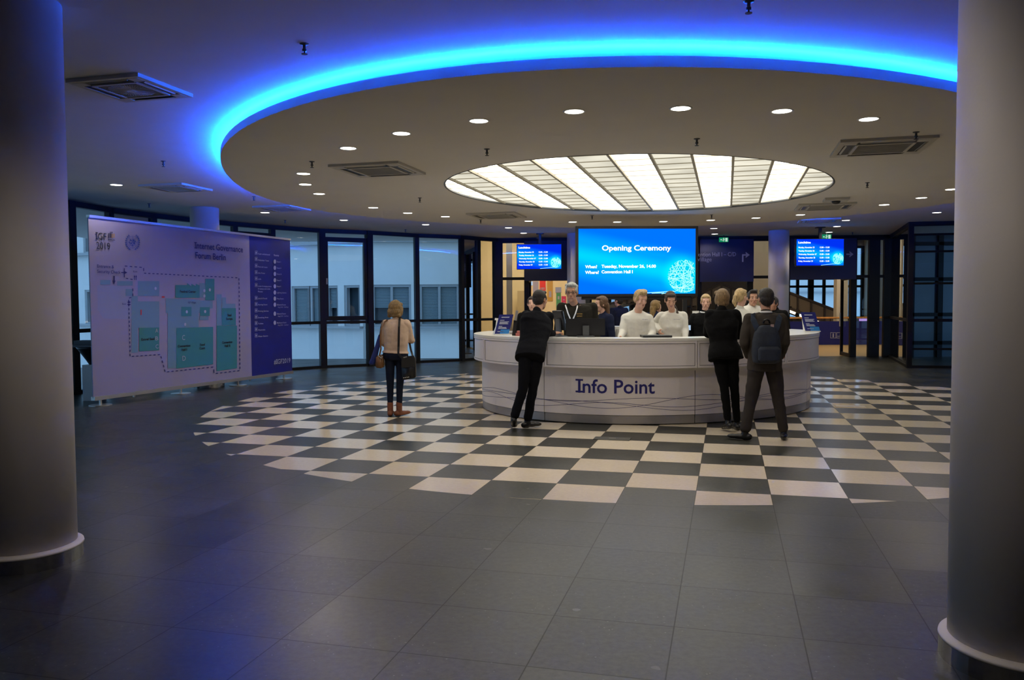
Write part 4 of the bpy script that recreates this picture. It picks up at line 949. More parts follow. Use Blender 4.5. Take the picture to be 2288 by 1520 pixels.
# white holder beside it
p = py(1114, 746, 12.32); bm = bmesh.new(); box(bm, (p.x, 12.32, Z1 + .10), (.09, .1, .20), R=Matrix.Rotation(.12, 3, 'Y')); box(bm, (p.x, 12.32, Z1 + .215), (.11, .11, .03), R=Matrix.Rotation(.12, 3, 'Y')); tag(obj('dispenser', bm, 'whitetop', origin=(p.x, 12.32, Z1)), 'white plastic dispenser behind the left leaflet stand', 'dispenser')
def monitor(cx, cy, Y, wpx, hpx, yaw, label, tiltx=0.0, back=True, zbase=Z1, logo=False):
    k = Y / FPX; W, H = wpx * k, hpx * k; c = py(cx, cy, Y); r = empty('monitor', (c.x, Y, zbase), label, 'monitor')
    R = Matrix.Rotation(yaw, 3, 'Z') @ Matrix.Rotation(tiltx, 3, 'X')
    bm = bmesh.new(); box(bm, c, (W, .035, H), R=R); bmesh.ops.bevel(bm, geom=bm.edges[:], offset=.006, segments=2, affect='EDGES'); obj('casing', bm, 'black', r)
    fr = R @ Vector((0, 1 if back else -1, 0))
    bm = bmesh.new(); box(bm, c + fr * .019, (W * .94, .002, H * .9), R=R); obj('screen', bm, mat('dark_screen', (.01, .012, .02), .15) if not back else 'devscr', r)
    bk = c - fr * .02
    bm = bmesh.new(); low = Vector((bk.x, bk.y, zbase)); box(bm, (bk.x, bk.y - fr.y * .03, (c.z + .02 + zbase) / 2), (.085, .03, c.z + .02 - zbase), rz=yaw); box(bm, (bk.x, bk.y - fr.y * .0, zbase + .008), (.22, .16, .016), rz=yaw); obj('stand', bm, 'greyp', r)
    if logo:
        o_ = bk - fr * .035 + Vector((0, 0, -.02)); u = R @ Vector((1, 0, 0)); bm = bmesh.new(); N = 24
        for k in range(N):
            a, b = 2 * PI * k / N, 2 * PI * (k + 1) / N
            quad(bm, [o_ + u * .03 * math.cos(a) + Vector((0, 0, .03 * math.sin(a))), o_ + u * .03 * math.cos(b) + Vector((0, 0, .03 * math.sin(b))), o_ + u * .026 * math.cos(b) + Vector((0, 0, .026 * math.sin(b))), o_ + u * .026 * math.cos(a) + Vector((0, 0, .026 * math.sin(a)))])
        add_text(bm, 'DELL', lambda X, Z: o_ + u * X + Vector((0, 0, Z - .006)), .013, .042, 'C', .03); obj('emblem', bm, 'black', r)
monitor(1308, 731, 11.0, 88, 38, 0.05, 'black monitor seen from behind on the desk before the grey-haired man', logo=True)
monitor(1250, 716, 11.22, 38, 45, -1.05, 'black monitor turned sideways beside the leaning man', tiltx=0.25)
# slim display seen edge-on near the left end
r = empty('card_terminal', (py(1150, 745, 11.6).x, 11.6, Z1), 'slim dark upright tablet on a stand between leaflet and leaning man', 'tablet')
a, b, c = py(1148, 748, 11.6), py(1151.5, 716, 11.6), py(1155.5, 694, 11.6); a.z = Z1
bm = bmesh.new(); bar(bm, a, b, .05, .04, up=(0, 1, 0)); obj('stem', bm, 'black', r)
bm = bmesh.new(); bar(bm, b, c, .18, .035, up=(1, 0, 0)); obj('tablet', bm, 'alu', r)
bm = bmesh.new(); box(bm, (py(1160, 744, 11.5).x, 11.5, Z1 + .02), (.10, .14, .04)); box(bm, (py(1160, 744, 11.5).x + .01, 11.5, Z1 + .055), (.085, .12, .03)); tag(obj('card_box', bm, mat('card_red', (.40, .12, .10), .5), origin=(py(1160, 744, 11.5).x, 11.5, Z1)), 'small reddish stack of cards on the desk left of the leaning man', 'card stack')
r = empty('laptop', (py(1467, 751, 10.75).x, 10.75, Z1), 'flat closed black laptop on the desk between the two people in white', 'laptop')
p = py(1467, 751, 10.75); bm = bmesh.new(); box(bm, (p.x, 10.80, Z1 + .012), (.38, .26, .018)); obj('base', bm, 'black', r); bm = bmesh.new(); box(bm, (p.x, 10.80, Z1 + .026), (.38, .26, .008)); obj('lid', bm, 'greyp', r)
r = empty('computer_box', (py(1378, 740, 12.2).x, 12.2, .735), 'white boxy device behind the desk beside the fair-haired man', 'device')
bm = bmesh.new(); a, b = py(1370, 752, 12.2), py(1386, 729, 12.2); box(bm, ((a.x + b.x) / 2, 12.2, (.735 + b.z) / 2), (b.x - a.x, .28, b.z - .735)); obj('body', bm, 'whitetop', r)
bm = bmesh.new(); box(bm, ((a.x + b.x) / 2, 12.05, (.735 + b.z) / 2), (b.x - a.x - .06, .03, b.z - .735 - .08)); obj('front_panel', bm, 'alu', r)
bm = bmesh.new(); a, b = py(1536, 738, 12.6), py(1543, 727, 12.6); box(bm, ((a.x + b.x) / 2, 12.6, (a.z + b.z) / 2), (b.x - a.x, .02, b.z - a.z)); o = obj('tablet', bm, 'devscr', origin=((a.x + b.x) / 2, 12.6, a.z)); tag(o, 'small lit tablet screen between the dark-haired woman and the woman in black', 'tablet')
bm = bmesh.new(); bar(bm, ((a.x + b.x) / 2, 12.64, .735), ((a.x + b.x) / 2, 12.64, b.z), .03, .02, up=(0, 1, 0)); obj('stand', bm, 'black', o)
bm = bmesh.new(); a, b = py(1547, 706, 14.2), py(1562, 695, 14.2); box(bm, ((a.x + b.x) / 2, 14.2, (a.z + b.z) / 2), (b.x - a.x, .01, b.z - a.z)); bar(bm, ((a.x + b.x) / 2, 14.22, 0), ((a.x + b.x) / 2, 14.22, b.z), .03, .02, up=(0, 1, 0)); tag(obj('notice_sheet', bm, 'whitetop', origin=((a.x + b.x) / 2, 14.2, 0)), 'white paper notice on a stand behind the woman in black', 'notice')
# floor boxes
def floor_box(xs, Y, label, m):
    c = pz(*xs, 0); bm = bmesh.new(); box(bm, (c.x, c.y, .003), (.42, .20, .006), rz=-YAW); r = obj('floor_box', bm, m, origin=(c.x, c.y, 0)); tag(r, label, 'floor box')
    bm = bmesh.new(); box(bm, (c.x, c.y, .0075), (.08, .03, .003), rz=-YAW); obj('lid_handle', bm, 'alu', r)
floor_box((1368, 981), 0, 'grey floor box lid set into the checkered tiles before the desk', mat('lid_dark', (.07, .075, .068), .3))
floor_box((1900, 909), 0, 'pale floor box lid set into the checkered tiles right of the desk', mat('lid_pale', (.62, .54, .42), .3))

# ------------------------------------------------------------------ banner wall
A0, B0 = pz(212, 908, 0), pz(640, 846, 0); bu = (B0 - A0).normalized(); bnn = Vector((bu.y, -bu.x, 0))
def bq(x, y, o=0.0): return pplane(x, y, A0, bnn) + bnn * o
TL, TR, BL, BR = bq(197, 479), bq(648, 541), bq(206, 903), bq(655, 835)
zt, zb = 2.98, .09; s0 = (TL - A0).dot(bu); s1 = (TR - A0).dot(bu)
def bs(s, z, o=0.0): return A0 + bu * s + Vector((0, 0, z)) + bnn * o
ban = empty('banner', A0, 'large freestanding site map banner of the Internet Governance Forum beside the windows', 'banner')
sm = (pplane(560, 700, A0, bnn) - A0).dot(bu)
def slab(bm, a, b, z0, z1, o0, o1):
    c = [bs(a, z0, o0), bs(b, z0, o0), bs(b, z1, o0), bs(a, z1, o0)]; d = [bs(a, z0, o1), bs(b, z0, o1), bs(b, z1, o1), bs(a, z1, o1)]
    v = [bm.verts.new(p) for p in c + d]
    for q4 in ((0, 1, 2, 3), (7, 6, 5, 4), (0, 4, 5, 1), (1, 5, 6, 2), (2, 6, 7, 3), (3, 7, 4, 0)): bm.faces.new([v[i] for i in q4])
bm = bmesh.new(); slab(bm, s0, sm, zb + .04, zt, 0, -.02); obj('map_sheet', bm, 'paper', ban)
bm = bmesh.new(); slab(bm, sm, s1, zb + .04, zt, 0, -.02); obj('legend_sheet', bm, 'navy', ban)
bm = bmesh.new(); slab(bm, s0, s1, zt - .02, zt + .02, .025, -.045); obj('top_rail', bm, 'alu', ban)
bm = bmesh.new(); slab(bm, s0, s1, zb, zb + .06, .03, -.05); obj('bottom_rail', bm, 'alu', ban)
for x in (225, 405, 533, 636):
    s = (pplane(x, 880, A0, bnn) - A0).dot(bu); bm = bmesh.new(); cyl(bm, bs(s, 0, -.01), .17, .012, 28); bar(bm, bs(s, .01, -.01), bs(s, zb, -.01), .03, .03, up=bu); obj('foot', bm, 'alu', ban)
for x in (300, 560):
    s = (pplane(x, 700, A0, bnn) - A0).dot(bu); bm = bmesh.new(); bar(bm, bs(s, .05, -.05), bs(s, zt, -.05), .03, .03, up=bu); obj('rear_pole', bm, 'alu', ban)
EPS = .003
def bpoly(bm, pts, o=EPS * 3.6): bm.faces.new([bm.verts.new(bq(x, y, o)) for x, y in pts])
def btxt(bm, s, x, y, cap, w, align='L', bold=.01, serif=True):
    p = bq(x, y); q = bq(x + w, y); k = (bq(x, y - cap) - p).length; W = (q - p).dot(bu)
    add_text(bm, s, lambda X, Z: p + bu * X + Vector((0, 0, Z)) + bnn * EPS * 5, k, W, align, bold, serif)
# zoomed source coordinates: photo px = 140 + u/2.868, 400 + v/2.868
Z = lambda u, v: (140 + u / 2.868, 400 + v / 2.868)
def zr(bm, u0, v0, u1, v1, v0b=None, v1b=None, o=EPS * 3.6): bpoly(bm, [Z(u0, v1), Z(u1, v1 if v1b is None else v1b), Z(u1, v0 if v0b is None else v0b), Z(u0, v0)], o)
bm = bmesh.new()
for q in ((240, 648, 305, 678), (348, 655, 448, 684), (402, 706, 448, 750), (480, 655, 618, 750), (440, 750, 480, 1115, 750, 1112), (480, 785, 618, 955), (660, 765, 880, 860, 775, 860), (700, 860, 870, 955, 860, 950), (870, 780, 960, 830), (672, 790, 730, 1215, 790, 1212), (985, 740, 1017, 942), (1020, 760, 1045, 830), (1045, 800, 1105, 830), (875, 668, 912, 760), (875, 880, 932, 905)): NQ = globals().get('NQ', 0) + 1; zr(bm, *q, o=EPS + NQ * .00025)
obj('map_pale_areas', bm, 'teal2', ban)
bm = bmesh.new()
bpoly(bm, [Z(222, 680), Z(225, 840), Z(260, 895), Z(440, 900), Z(440, 690)], EPS * .5); bpoly(bm, [Z(620, 790), Z(645, 815), Z(662, 790), Z(645, 765)], EPS * .6)
obj('map_palest_areas', bm, 'teal3', ban)
bm = bmesh.new()
for q in ((488, 955, 616, 1105, 952, 1098), (727, 955, 962, 1215, 948, 1188), (985, 940, 1115, 1232, 940, 1213), (1017, 828, 1108, 938), (912, 640, 970, 778), (758, 820, 823, 880), (878, 822, 940, 878)): zr(bm, *q, o=EPS * 3)
bpoly(bm, [Z(720, 762), Z(875, 762), Z(875, 682), Z(850, 672), Z(850, 686), Z(822, 672), Z(822, 688), Z(795, 668), Z(795, 680), Z(720, 680)], EPS * 3)
obj('map_teal_areas', bm, 'teal', ban)
bm = bmesh.new()
def zt_(s, u, v, cap, wd, bold=.01, serif=False): x, y = Z(u, v); btxt(bm, s, x, y, cap / 2.868, wd / 2.868, 'L', bold, serif)
zt_('IGF', 212, 388, 46, 64, .0, True); zt_('2019', 212, 448, 46, 88, .0)
for k, u in enumerate((288, 297, 304)): zr(bm, u, 348, u + 5, 378)
zr(bm, 300, 340, 318, 344)
zt_('BERLIN', 288, 393, 9, 42, .02)
for s, u, v, wd in (('Festival Center', 748, 728, 102), ('Estrel Saal', 500, 1036, 84), ('Food', 876, 1070, 32), ('Court', 875, 1093, 34), ('Convention', 734, 1080, 80), ('Hall I', 757, 1103, 36), ('Convention', 1018, 1056, 66), ('Hall II', 1034, 1078, 36), ('Saal', 1052, 880, 26), ('Europa', 1045, 904, 40)): zt_(s, u, v, 15, wd, .03)
obj('map_black_print', bm, 'inkblk', ban)
bm = bmesh.new(); zr(bm, 311, 350, 315, 378); zr(bm, 318, 350, 321, 378); zr(bm, 325, 350, 330, 378); obj('emblem_gold_bars', bm, 'gold', ban)
bm = bmesh.new(); zt_('Internet Governance', 846, 445, 40, 305, .02, True); zt_('Forum Berlin', 847, 508, 40, 195, .02); zt_('Entrance &', 217, 568, 20, 108, .01); zt_('Security Check', 217, 602, 20, 150, .01)
zt_('IGF Village', 800, 797, 11, 50); zt_('Exit', 448, 598, 10, 26); zt_('Exit', 378, 806, 10, 24)
zr(bm, 372, 597, 392, 603); bpoly(bm, [Z(388, 588), Z(388, 612), Z(412, 600)]); zr(bm, 322, 622, 331, 655); bpoly(bm, [Z(316, 652), Z(326, 676), Z(336, 652)])
for u in (457, 468): zr(bm, u - 2, 622, u + 2, 648); bpoly(bm, [Z(u - 5, 628), Z(u + 5, 628), Z(u, 616)])
for v in (790, 805): bpoly(bm, [Z(410, v), Z(422, v + 7), Z(434, v), Z(422, v - 7)])
def dashed(pts, n_px=15, w=2.6):
    for (x0, y0), (x1, y1) in zip(pts, pts[1:]):
        L = math.hypot(x1 - x0, y1 - y0); n = max(1, int(L / (n_px * 1.75)))
        for k in range(n):
            a, b = (k + .1) / n, (k + .62) / n; ax, ay = x0 + (x1 - x0) * a, y0 + (y1 - y0) * a; bx, by = x0 + (x1 - x0) * b, y0 + (y1 - y0) * b
            nx, ny = -(y1 - y0) / L * w, (x1 - x0) / L * w; bpoly(bm, [Z(ax + nx, ay + ny), Z(bx + nx, by + ny), Z(bx - nx, by - ny), Z(ax - nx, ay - ny)])
dashed([(448, 645), (392, 635), (392, 558), (516, 568), (516, 604), (1127, 634), (1134, 1228), (968, 1248), (965, 1205), (655, 1238), (624, 1125), (430, 1138), (420, 765), (447, 755), (446, 690)])
obj('map_navy_print', bm, 'ink', ban)
bm = bmesh.new()
for s, u, v, cap, wd in (('A', 590, 985, 26, 18), ('B', 590, 1035, 26, 18), ('C', 592, 1087, 26, 18), ('C', 762, 1033, 32, 18), ('D', 764, 1166, 32, 20)): zt_(s, u, v, cap, wd, .0)
for u, v in ((792, 852), (910, 850), (940, 711), (592, 702), (905, 716), (905, 750), (782, 932)): bpoly(bm, [Z(u + 7 * math.cos(t), v + 10 * math.sin(t)) for t in [2 * PI * k / 12 for k in range(12)]], EPS * 4)
obj('map_white_print', bm, 'pale', ban)
bm = bmesh.new(); zr(bm, 632, 752, 650, 761, o=EPS * 4); zr(bm, 496, 838, 503, 872, o=EPS * 4); obj('map_red_print', bm, 'red', ban)
# world emblem with laurel wreath
bm = bmesh.new(); ec = (445, 405)
def earc(rx, ry, a0, a1, w, n=20):
    for k in range(n):
        a, b = a0 + (a1 - a0) * k / n, a0 + (a1 - a0) * (k + 1) / n
        bpoly(bm, [Z(ec[0] + rx * math.cos(a), ec[1] + ry * math.sin(a)), Z(ec[0] + rx * math.cos(b), ec[1] + ry * math.sin(b)), Z(ec[0] + (rx - w) * math.cos(b), ec[1] + (ry - w) * math.sin(b)), Z(ec[0] + (rx - w) * math.cos(a), ec[1] + (ry - w) * math.sin(a))])
for s in (1, 2, 3): earc(10 * s + 3, 12 * s + 3, 0, 2 * PI, 1.5, 28)
for k in range(4):
    a = k * PI / 4; bpoly(bm, [Z(ec[0] + 33 * math.cos(a) + math.sin(a) * .8, ec[1] + 39 * math.sin(a) - math.cos(a) * .8), Z(ec[0] + 33 * math.cos(a) - math.sin(a) * .8, ec[1] + 39 * math.sin(a) + math.cos(a) * .8), Z(ec[0] - 33 * math.cos(a) - math.sin(a) * .8, ec[1] - 39 * math.sin(a) + math.cos(a) * .8), Z(ec[0] - 33 * math.cos(a) + math.sin(a) * .8, ec[1] - 39 * math.sin(a) - math.cos(a) * .8)])
rnd = random.Random(11)
for cu_, cv, ru_, rv_ in ((-10, -12, 9, 6), (8, -10, 8, 11), (12, 8, 6, 10), (-8, 8, 7, 8), (2, 20, 10, 4), (18, -4, 5, 8), (-18, 2, 4, 8)):
    bpoly(bm, [Z(ec[0] + cu_ + ru_ * math.cos(t) * rnd.uniform(.6, 1), ec[1] + cv + rv_ * math.sin(t) * rnd.uniform(.6, 1)) for t in [2 * PI * k / 9 for k in range(9)]], EPS * 1.3)
for sd in (-1, 1):
    for k in range(9):
        a = PI / 2 - sd * (.35 + k * .26); cx_, cy_ = ec[0] + 42 * math.cos(a), ec[1] + 50 * math.sin(a); ta = a - sd * PI / 2
        for da in (-.5, .5):
            ux, uy = math.cos(ta + da), math.sin(ta + da); bpoly(bm, [Z(cx_, cy_), Z(cx_ + 6 * ux - 2.4 * uy, cy_ + 7 * uy + 2.4 * ux), Z(cx_ + 13 * ux, cy_ + 14 * uy), Z(cx_ + 6 * ux + 2.4 * uy, cy_ + 7 * uy - 2.4 * ux)])
    earc(43, 51, PI / 2 - sd * .2, PI / 2 - sd * 2.5, 1.6, 24)
obj('emblem', bm, mat('emblem_blue', (.05, .09, .38), .5), ban)
# legend print
bm = bmesh.new()
zt_('Rooms', 1350, 494, 12, 32, .02)
leg = [(475, 'Cash withdrawal', 484, 76), (515, 'Helpdesk Taxis', 524, 70), (558, 'First aid room', 567, 60), (600, 'Info Point', 607, 44), (640, 'Lift', 646, 20), (682, 'Locker & charging station', 691, 86), (0, 'for laptops and mobile', 708, 78), (0, 'Phones', 726, 30), (765, 'Lost & Found', 770, 58), (804, 'Nursing Room', 810, 60), (845, 'Printing Service', 852, 68), (886, 'Smoking Area', 893, 66), (926, 'Toilets', 932, 34), (966, 'Wardrobe', 973, 46), (1006, 'Water Station', 1014, 64)]
for vi, s, v, wd in leg:
    zt_(s, 1248, v, 9, wd, .01)
    if vi:
        for q in ((1229, vi - 14, 1245, vi - 12.5), (1229, vi + 8, 1245, vi + 9.5), (1229, vi - 14, 1230.5, vi + 9), (1243.5, vi - 14, 1245, vi + 9)): zr(bm, *q)
        zr(bm, 1234, vi - 8, 1240, vi + 4)
rooms = [(530, 'Room I', 24), (570, 'Room II', 26), (609, 'Room III', 28), (649, 'Room IV', 28), (688, 'Room V', 26), (728, 'Lightning Sessions', 60), (767, 'Press Room', 42), (806, 'Bilateral Room', 56), (864, 'Bilateral Room', 56), (922, 'Meditation Room', 60)]
for v, s, wd in rooms:
    bpoly(bm, [Z(1357 + 8 * math.cos(t), v + 14 * math.sin(t)) for t in [2 * PI * k / 16 for k in range(16)]]); zt_(s, 1370, v + 5, 9, wd, .01)
for v in (826, 884, 942): zt_('Ring 2.OG – 2nd floor', 1376, v, 8, 68, 0)
zt_('#IGF2019', 1350, 1188, 30, 106, .01, True)
obj('legend_print', bm, 'pale', ban)

# standing table half hidden behind the banner
tb = empty('standing_table', (-7.02, 13.72, 0), 'white stand with a dark bowl-shaped top behind the left edge of the banner', 'table')
c = Vector((-7.02, 13.72, 0)); zt2 = .92
bm = bmesh.new(); box(bm, (c.x, c.y, zt2), (.62, .62, .03)); obj('top', bm, 'greyp', tb)
bm = bmesh.new(); lathe(bm, (c.x, c.y, 0), [(.06, .58), (.12, .68), (.24, .86), (.27, zt2 - .017)], 32); obj('bowl', bm, 'black', tb, True)
bm = bmesh.new(); box(bm, (c.x, c.y, .30), (.26, .26, .60)); obj('pedestal', bm, 'whitetop', tb)
bm = bmesh.new(); box(bm, (c.x - .05, c.y, zt2 + .05), (.4, .3, .07)); tag(obj('carton', bm, 'greyp', origin=(c.x, c.y, zt2)), 'flat dark box lying on the white stand behind the banner', 'box')
#PEOPLE_BELOW
# ------------------------------------------------------------------ people
SK = {}
def skin(nm, c): M_[nm] = mat('skin_' + nm, c, 0.5, noise=0.06, scale=25, spec=0.35)
skin('skinA', (0.60, 0.34, 0.24)); skin('skinB', (0.50, 0.27, 0.18)); skin('skinC', (0.68, 0.40, 0.30)); skin('skinD', (0.40, 0.20, 0.13))
def hairm(nm, c): M_[nm] = mat('hair_' + nm, c, 0.55, noise=0.45, scale=30, bump=0.7, bscale=60, stretch=(3, 3, 0.5))
hairm('blond', (0.24, 0.145, 0.05)); hairm('fair', (0.52, 0.36, 0.17)); hairm('grey', (0.42, 0.42, 0.40)); hairm('brown', (0.13, 0.065, 0.03)); hairm('dark', (0.016, 0.011, 0.009)); hairm('ash', (0.26, 0.165, 0.075)); hairm('darkbrown', (0.04, 0.022, 0.015))
def cloth(nm, c, r=0.9, n=0.12, b=0.5, sc=9): M_[nm] = mat('cloth_' + nm, c, r, noise=n, scale=sc, bump=b, bscale=sc, spec=0.12)
cloth('sweater', (0.56, 0.41, 0.31), 0.95, .08, .35, 14); cloth('blacksuit', (0.0055, 0.006, 0.009)); cloth('blackwool', (0.0045, 0.0045, 0.005)); cloth('greysuit', (0.046, 0.039, 0.033)); cloth('greytrousers', (0.038, 0.033, 0.031))
cloth('jeans', (0.010, 0.014, 0.030)); cloth('whiteknit', (0.68, 0.66, 0.60), .9, .05, .3, 14); cloth('navyknit', (0.012, 0.016, 0.04)); cloth('darktee', (0.020, 0.018, 0.014)); cloth('shirt', (0.72, 0.72, 0.74), .8, .03, .2)
M_['shoe'] = mat('black_leather', (0.010, 0.010, 0.011), 0.35); M_['boot'] = mat('brown_suede', (0.17, 0.055, 0.025), 0.75, noise=.2, scale=20); M_['sole'] = mat('shoe_sole', (0.02, 0.017, 0.015), 0.7)
M_['eyew'] = mat('eye_white', (0.38, 0.34, 0.32), 0.3); M_['iris'] = mat('iris', (0.03, 0.02, 0.015), 0.2); M_['lip'] = mat('lips', (0.44, 0.19, 0.15), 0.45); M_['brow'] = mat('brow_hair', (0.06, 0.035, 0.02), 0.7)
M_['browf'] = mat('brow_fair', (0.30, 0.19, 0.09), 0.7)

def hand_shapes(bm, w, d, n, k=1.0, curl=0.5, side=1):
    """palm, four unequal bent fingers and a thumb; d = direction of the hand, n = palm normal, side = thumb side"""
    d = Vector(d).normalized(); n = (Vector(n) - d * Vector(n).dot(d)).normalized(); s = d.cross(n) * side
    R = Matrix((s, d, n)).transposed(); w = Vector(w)
    capsule(bm, w - d * .03 * k, w + d * .02 * k, .027 * k, .028 * k)
    ellip(bm, w + d * .055 * k, (.040 * k, .052 * k, .017 * k), R)
    for off, L in ((.029, .068), (.010, .078), (-.010, .072), (-.028, .056)):
        b = w + d * .092 * k + s * off * k; p = d; q = b
        for j, (fr, r0, r1) in enumerate(((.45, .0100, .0092), (.32, .0092, .0085), (.26, .0085, .0075))):
            a = curl * (j + .5) * .9; p = d * math.cos(a) + n * math.sin(a); e = q + p * L * fr * k; capsule(bm, q, e, r0 * k, r1 * k, 8); q = e
    t0 = w + d * .025 * k + s * .030 * k; t1 = t0 + (s * .7 + d * .75 + n * .25).normalized() * .042 * k; t2 = t1 + (s * .15 + d * .9 + n * .5).normalized() * .032 * k
    capsule(bm, t0, t1, .014 * k, .011 * k, 8); capsule(bm, t1, t2, .011 * k, .009 * k, 8)

def person(label, x, Yd, H=1.75, yaw=0.0, head_yaw=0.0, head_pitch=0.0, head_roll=0.0, J=None, female=False, skin='skinA', hair='brown', style='short',
           top='blacksuit', top_kind='jacket', legs='blacksuit', shoes='shoe', build=1.0, foot_yaw=(0.12, -0.12), toe_up=(0, 0), curl=.5, brow='brow', hem=None, collar=None, hands='auto', leg_w=1.0, detail=True, lid=0.0, smile=False, straight=0.0):
    """x = photo column of the body axis, Yd = distance; J overrides joints with (photo x, photo y, depth offset)"""
    J = J or {}; k = H / 1.75; base = py(x, 760, Yd); O = Vector((base.x, Yd, 0))
    root = empty('person', O, label, 'person')
    rt = Vector((math.cos(yaw), math.sin(yaw), 0)); fw = Vector((-math.sin(yaw), math.cos(yaw), 0)); up = Vector((0, 0, 1))
    sw = (.165 if female else .187) * k * build; hw = .088 * k
    def L(a, b, c): return O + rt * a * k + fw * b * k + up * c * k
    D = dict(pelvis=L(0, 0, .94), chest=L(0, 0, 1.29), neck=L(0, -.015, 1.475), head=L(0, .02, 1.63))
    for s, n in ((-1, 'L'), (1, 'R')):
        D['sho' + n] = O + rt * s * sw + up * 1.415 * k + fw * -.01; D['elb' + n] = O + rt * s * (sw + .05) + up * 1.135 * k - fw * .03; D['wri' + n] = O + rt * s * (sw + .055) + up * .895 * k + fw * .05
        D['hip' + n] = O + rt * s * hw + up * .90 * k; D['kne' + n] = O + rt * s * .10 * k + up * .49 * k + fw * .02; D['ank' + n] = O + rt * s * .105 * k + up * .085 * k
    for nm, v in J.items():
        D[nm] = (py(v[0], v[1], Yd + v[2])) if len(v) == 3 else Vector(v[:3])
    for n_, i_ in (('L', 0), ('R', 1)): D['ank' + n_].z = .088 * k + .13 * math.sin(abs(toe_up[i_]))
    P = D
    # torso frame from shoulders / spine
    shv = (P['shoR'] - P['shoL']).normalized(); spine = (P['neck'] - P['pelvis']).normalized(); tf = up.cross(shv).normalized()
    def sp(z):   # canonical height -> spine point
        z0, z1, z2 = .94, 1.29, 1.475
        if z <= z1: t = (z - z0) / (z1 - z0); return P['pelvis'].lerp(P['chest'], t)
        t = (z - z1) / (z2 - z1); return P['chest'].lerp(P['neck'], t)
    def sec(z, rx, ry, off=0.0, p=2.3):
        t = min(1, max(0, (z - .94) / .4)); ax = (rt * (1 - t) + shv * t).normalized(); tg = (P['chest'] - P['pelvis']).normalized() if z < 1.29 else (P['neck'] - P['chest']).normalized()
        ay = tg.cross(ax).normalized(); ax2 = ay.cross(tg).normalized(); return (sp(z) + ay * off, ax2 * rx * k, ay * ry * k, p)
    f_ = female; B = build
    if f_: T = [(.84, .150, .105), (.92, .172, .118), (1.00, .152, .105), (1.08, .128 + .022 * straight, .092 + .012 * straight), (1.18, .140 + .014 * straight, .100 + .01 * straight), (1.27, .156, .118), (1.35, .164, .102), (1.41, .150, .080), (1.455, .085, .062)]
    else: T = [(.84, .155, .110), (.92, .165, .115), (1.00, .155, .108), (1.08, .150, .105), (1.18, .162, .112), (1.28, .180, .122), (1.36, .186, .112), (1.42, .165, .086), (1.46, .095, .066)]
    T = [(z, rx * B, ry * B) for z, rx, ry in T]
    # ---- skin body: one continuous surface from head to feet
    bm = bmesh.new(); loft(bm, [sec(z, rx - .012, ry - .012) for z, rx, ry in T])
    capsule(bm, P['neck'] - spine * .02, P['head'] - up * .05 * k, .056 * k * (0.88 if f_ else 1), .052 * k * (.88 if f_ else 1))
    for n, s in (('L', -1), ('R', 1)):
        capsule(bm, P['neck'] - spine * .03, P['sho' + n] - up * .01, .040 * k, .040 * k); capsule(bm, P['sho' + n], P['elb' + n], .047 * k, .036 * k); capsule(bm, P['elb' + n], P['wri' + n], .037 * k, .025 * k)
        lw_ = min(1, leg_w) * .95; capsule(bm, P['hip' + n], P['kne' + n], .078 * k * lw_, .046 * k * lw_); capsule(bm, P['kne' + n], P['ank' + n], .046 * k * lw_, .032 * k)
        fy = yaw + foot_yaw[0 if n == 'L' else 1]; fd = Vector((-math.sin(fy), math.cos(fy), 0)); tu = toe_up[0 if n == 'L' else 1]; fd = (fd * math.cos(tu) + up * math.sin(tu)).normalized()
        a = P['ank' + n]; capsule(bm, a - fd * .02 - up * .03, a + fd * .10 * k - up * .042, .024 * k, .018 * k)
        D['fd' + n] = fd
        hd = P['wri' + n] - P['elb' + n]; hv = (hands[0 if n == 'L' else 1] if hands != 'auto' else None)
        if hv is not None: hd, hn = Vector(hv[0]), Vector(hv[1])
        else: hn = (-s * shv) + fw * .2
        hand_shapes(bm, P['wri' + n], hd, hn, k * (.9 if f_ else 1), curl, side=(1 if (Vector(hd).cross(hn)).dot(fw + up * .3) > 0 else -1))
    hy = yaw + head_yaw
    Rh = Matrix.Rotation(hy, 3, 'Z') @ Matrix.Rotation(head_pitch, 3, 'X') @ Matrix.Rotation(head_roll, 3, 'Y'); hc = P['head']; kh = k * (1.03 if f_ else 1.05)
    def hp(a, b, c): return hc + Rh @ Vector((a * kh, b * kh, c * kh))
    def he(b_, c, r, seg=16): ellip(b_, hp(*c), [q * kh for q in r], Rh, seg)
    he(bm, (0, -.012, .032), (.071, .090, .084), 20); he(bm, (0, .018, -.022), (.060, .068, .082), 18); he(bm, (0, .036, -.072), (.043 if f_ else .049, .047, .042)); he(bm, (0, .066, -.100), (.020, .018, .017))
    capsule(bm, hp(0, .081, .012), hp(0, .099, -.026), .0075 * kh, .0115 * kh, 10); he(bm, (0, .090, -.031), (.0165, .011, .008)); capsule(bm, hp(-.032, .072, .026), hp(.032, .072, .026), .0115 * kh, .0115 * kh, 10)
    for s in (-1, 1): he(bm, (.030 * s, .0765, .0135 - lid), (.0165, .0095, .0062), 10); he(bm, (.030 * s, .0755, -.006), (.016, .0085, .005), 10)
    for s in (-1, 1): he(bm, (.034 * s, .058, -.026), (.023, .022, .022)); he(bm, (.073 * s, -.006, -.006), (.009, .019, .031)); he(bm, (.018 * s, .080, -.060), (.012, .012, .012))
    remeshed('body', bm, skin, root, .0075 if detail else .010, 2, .5)
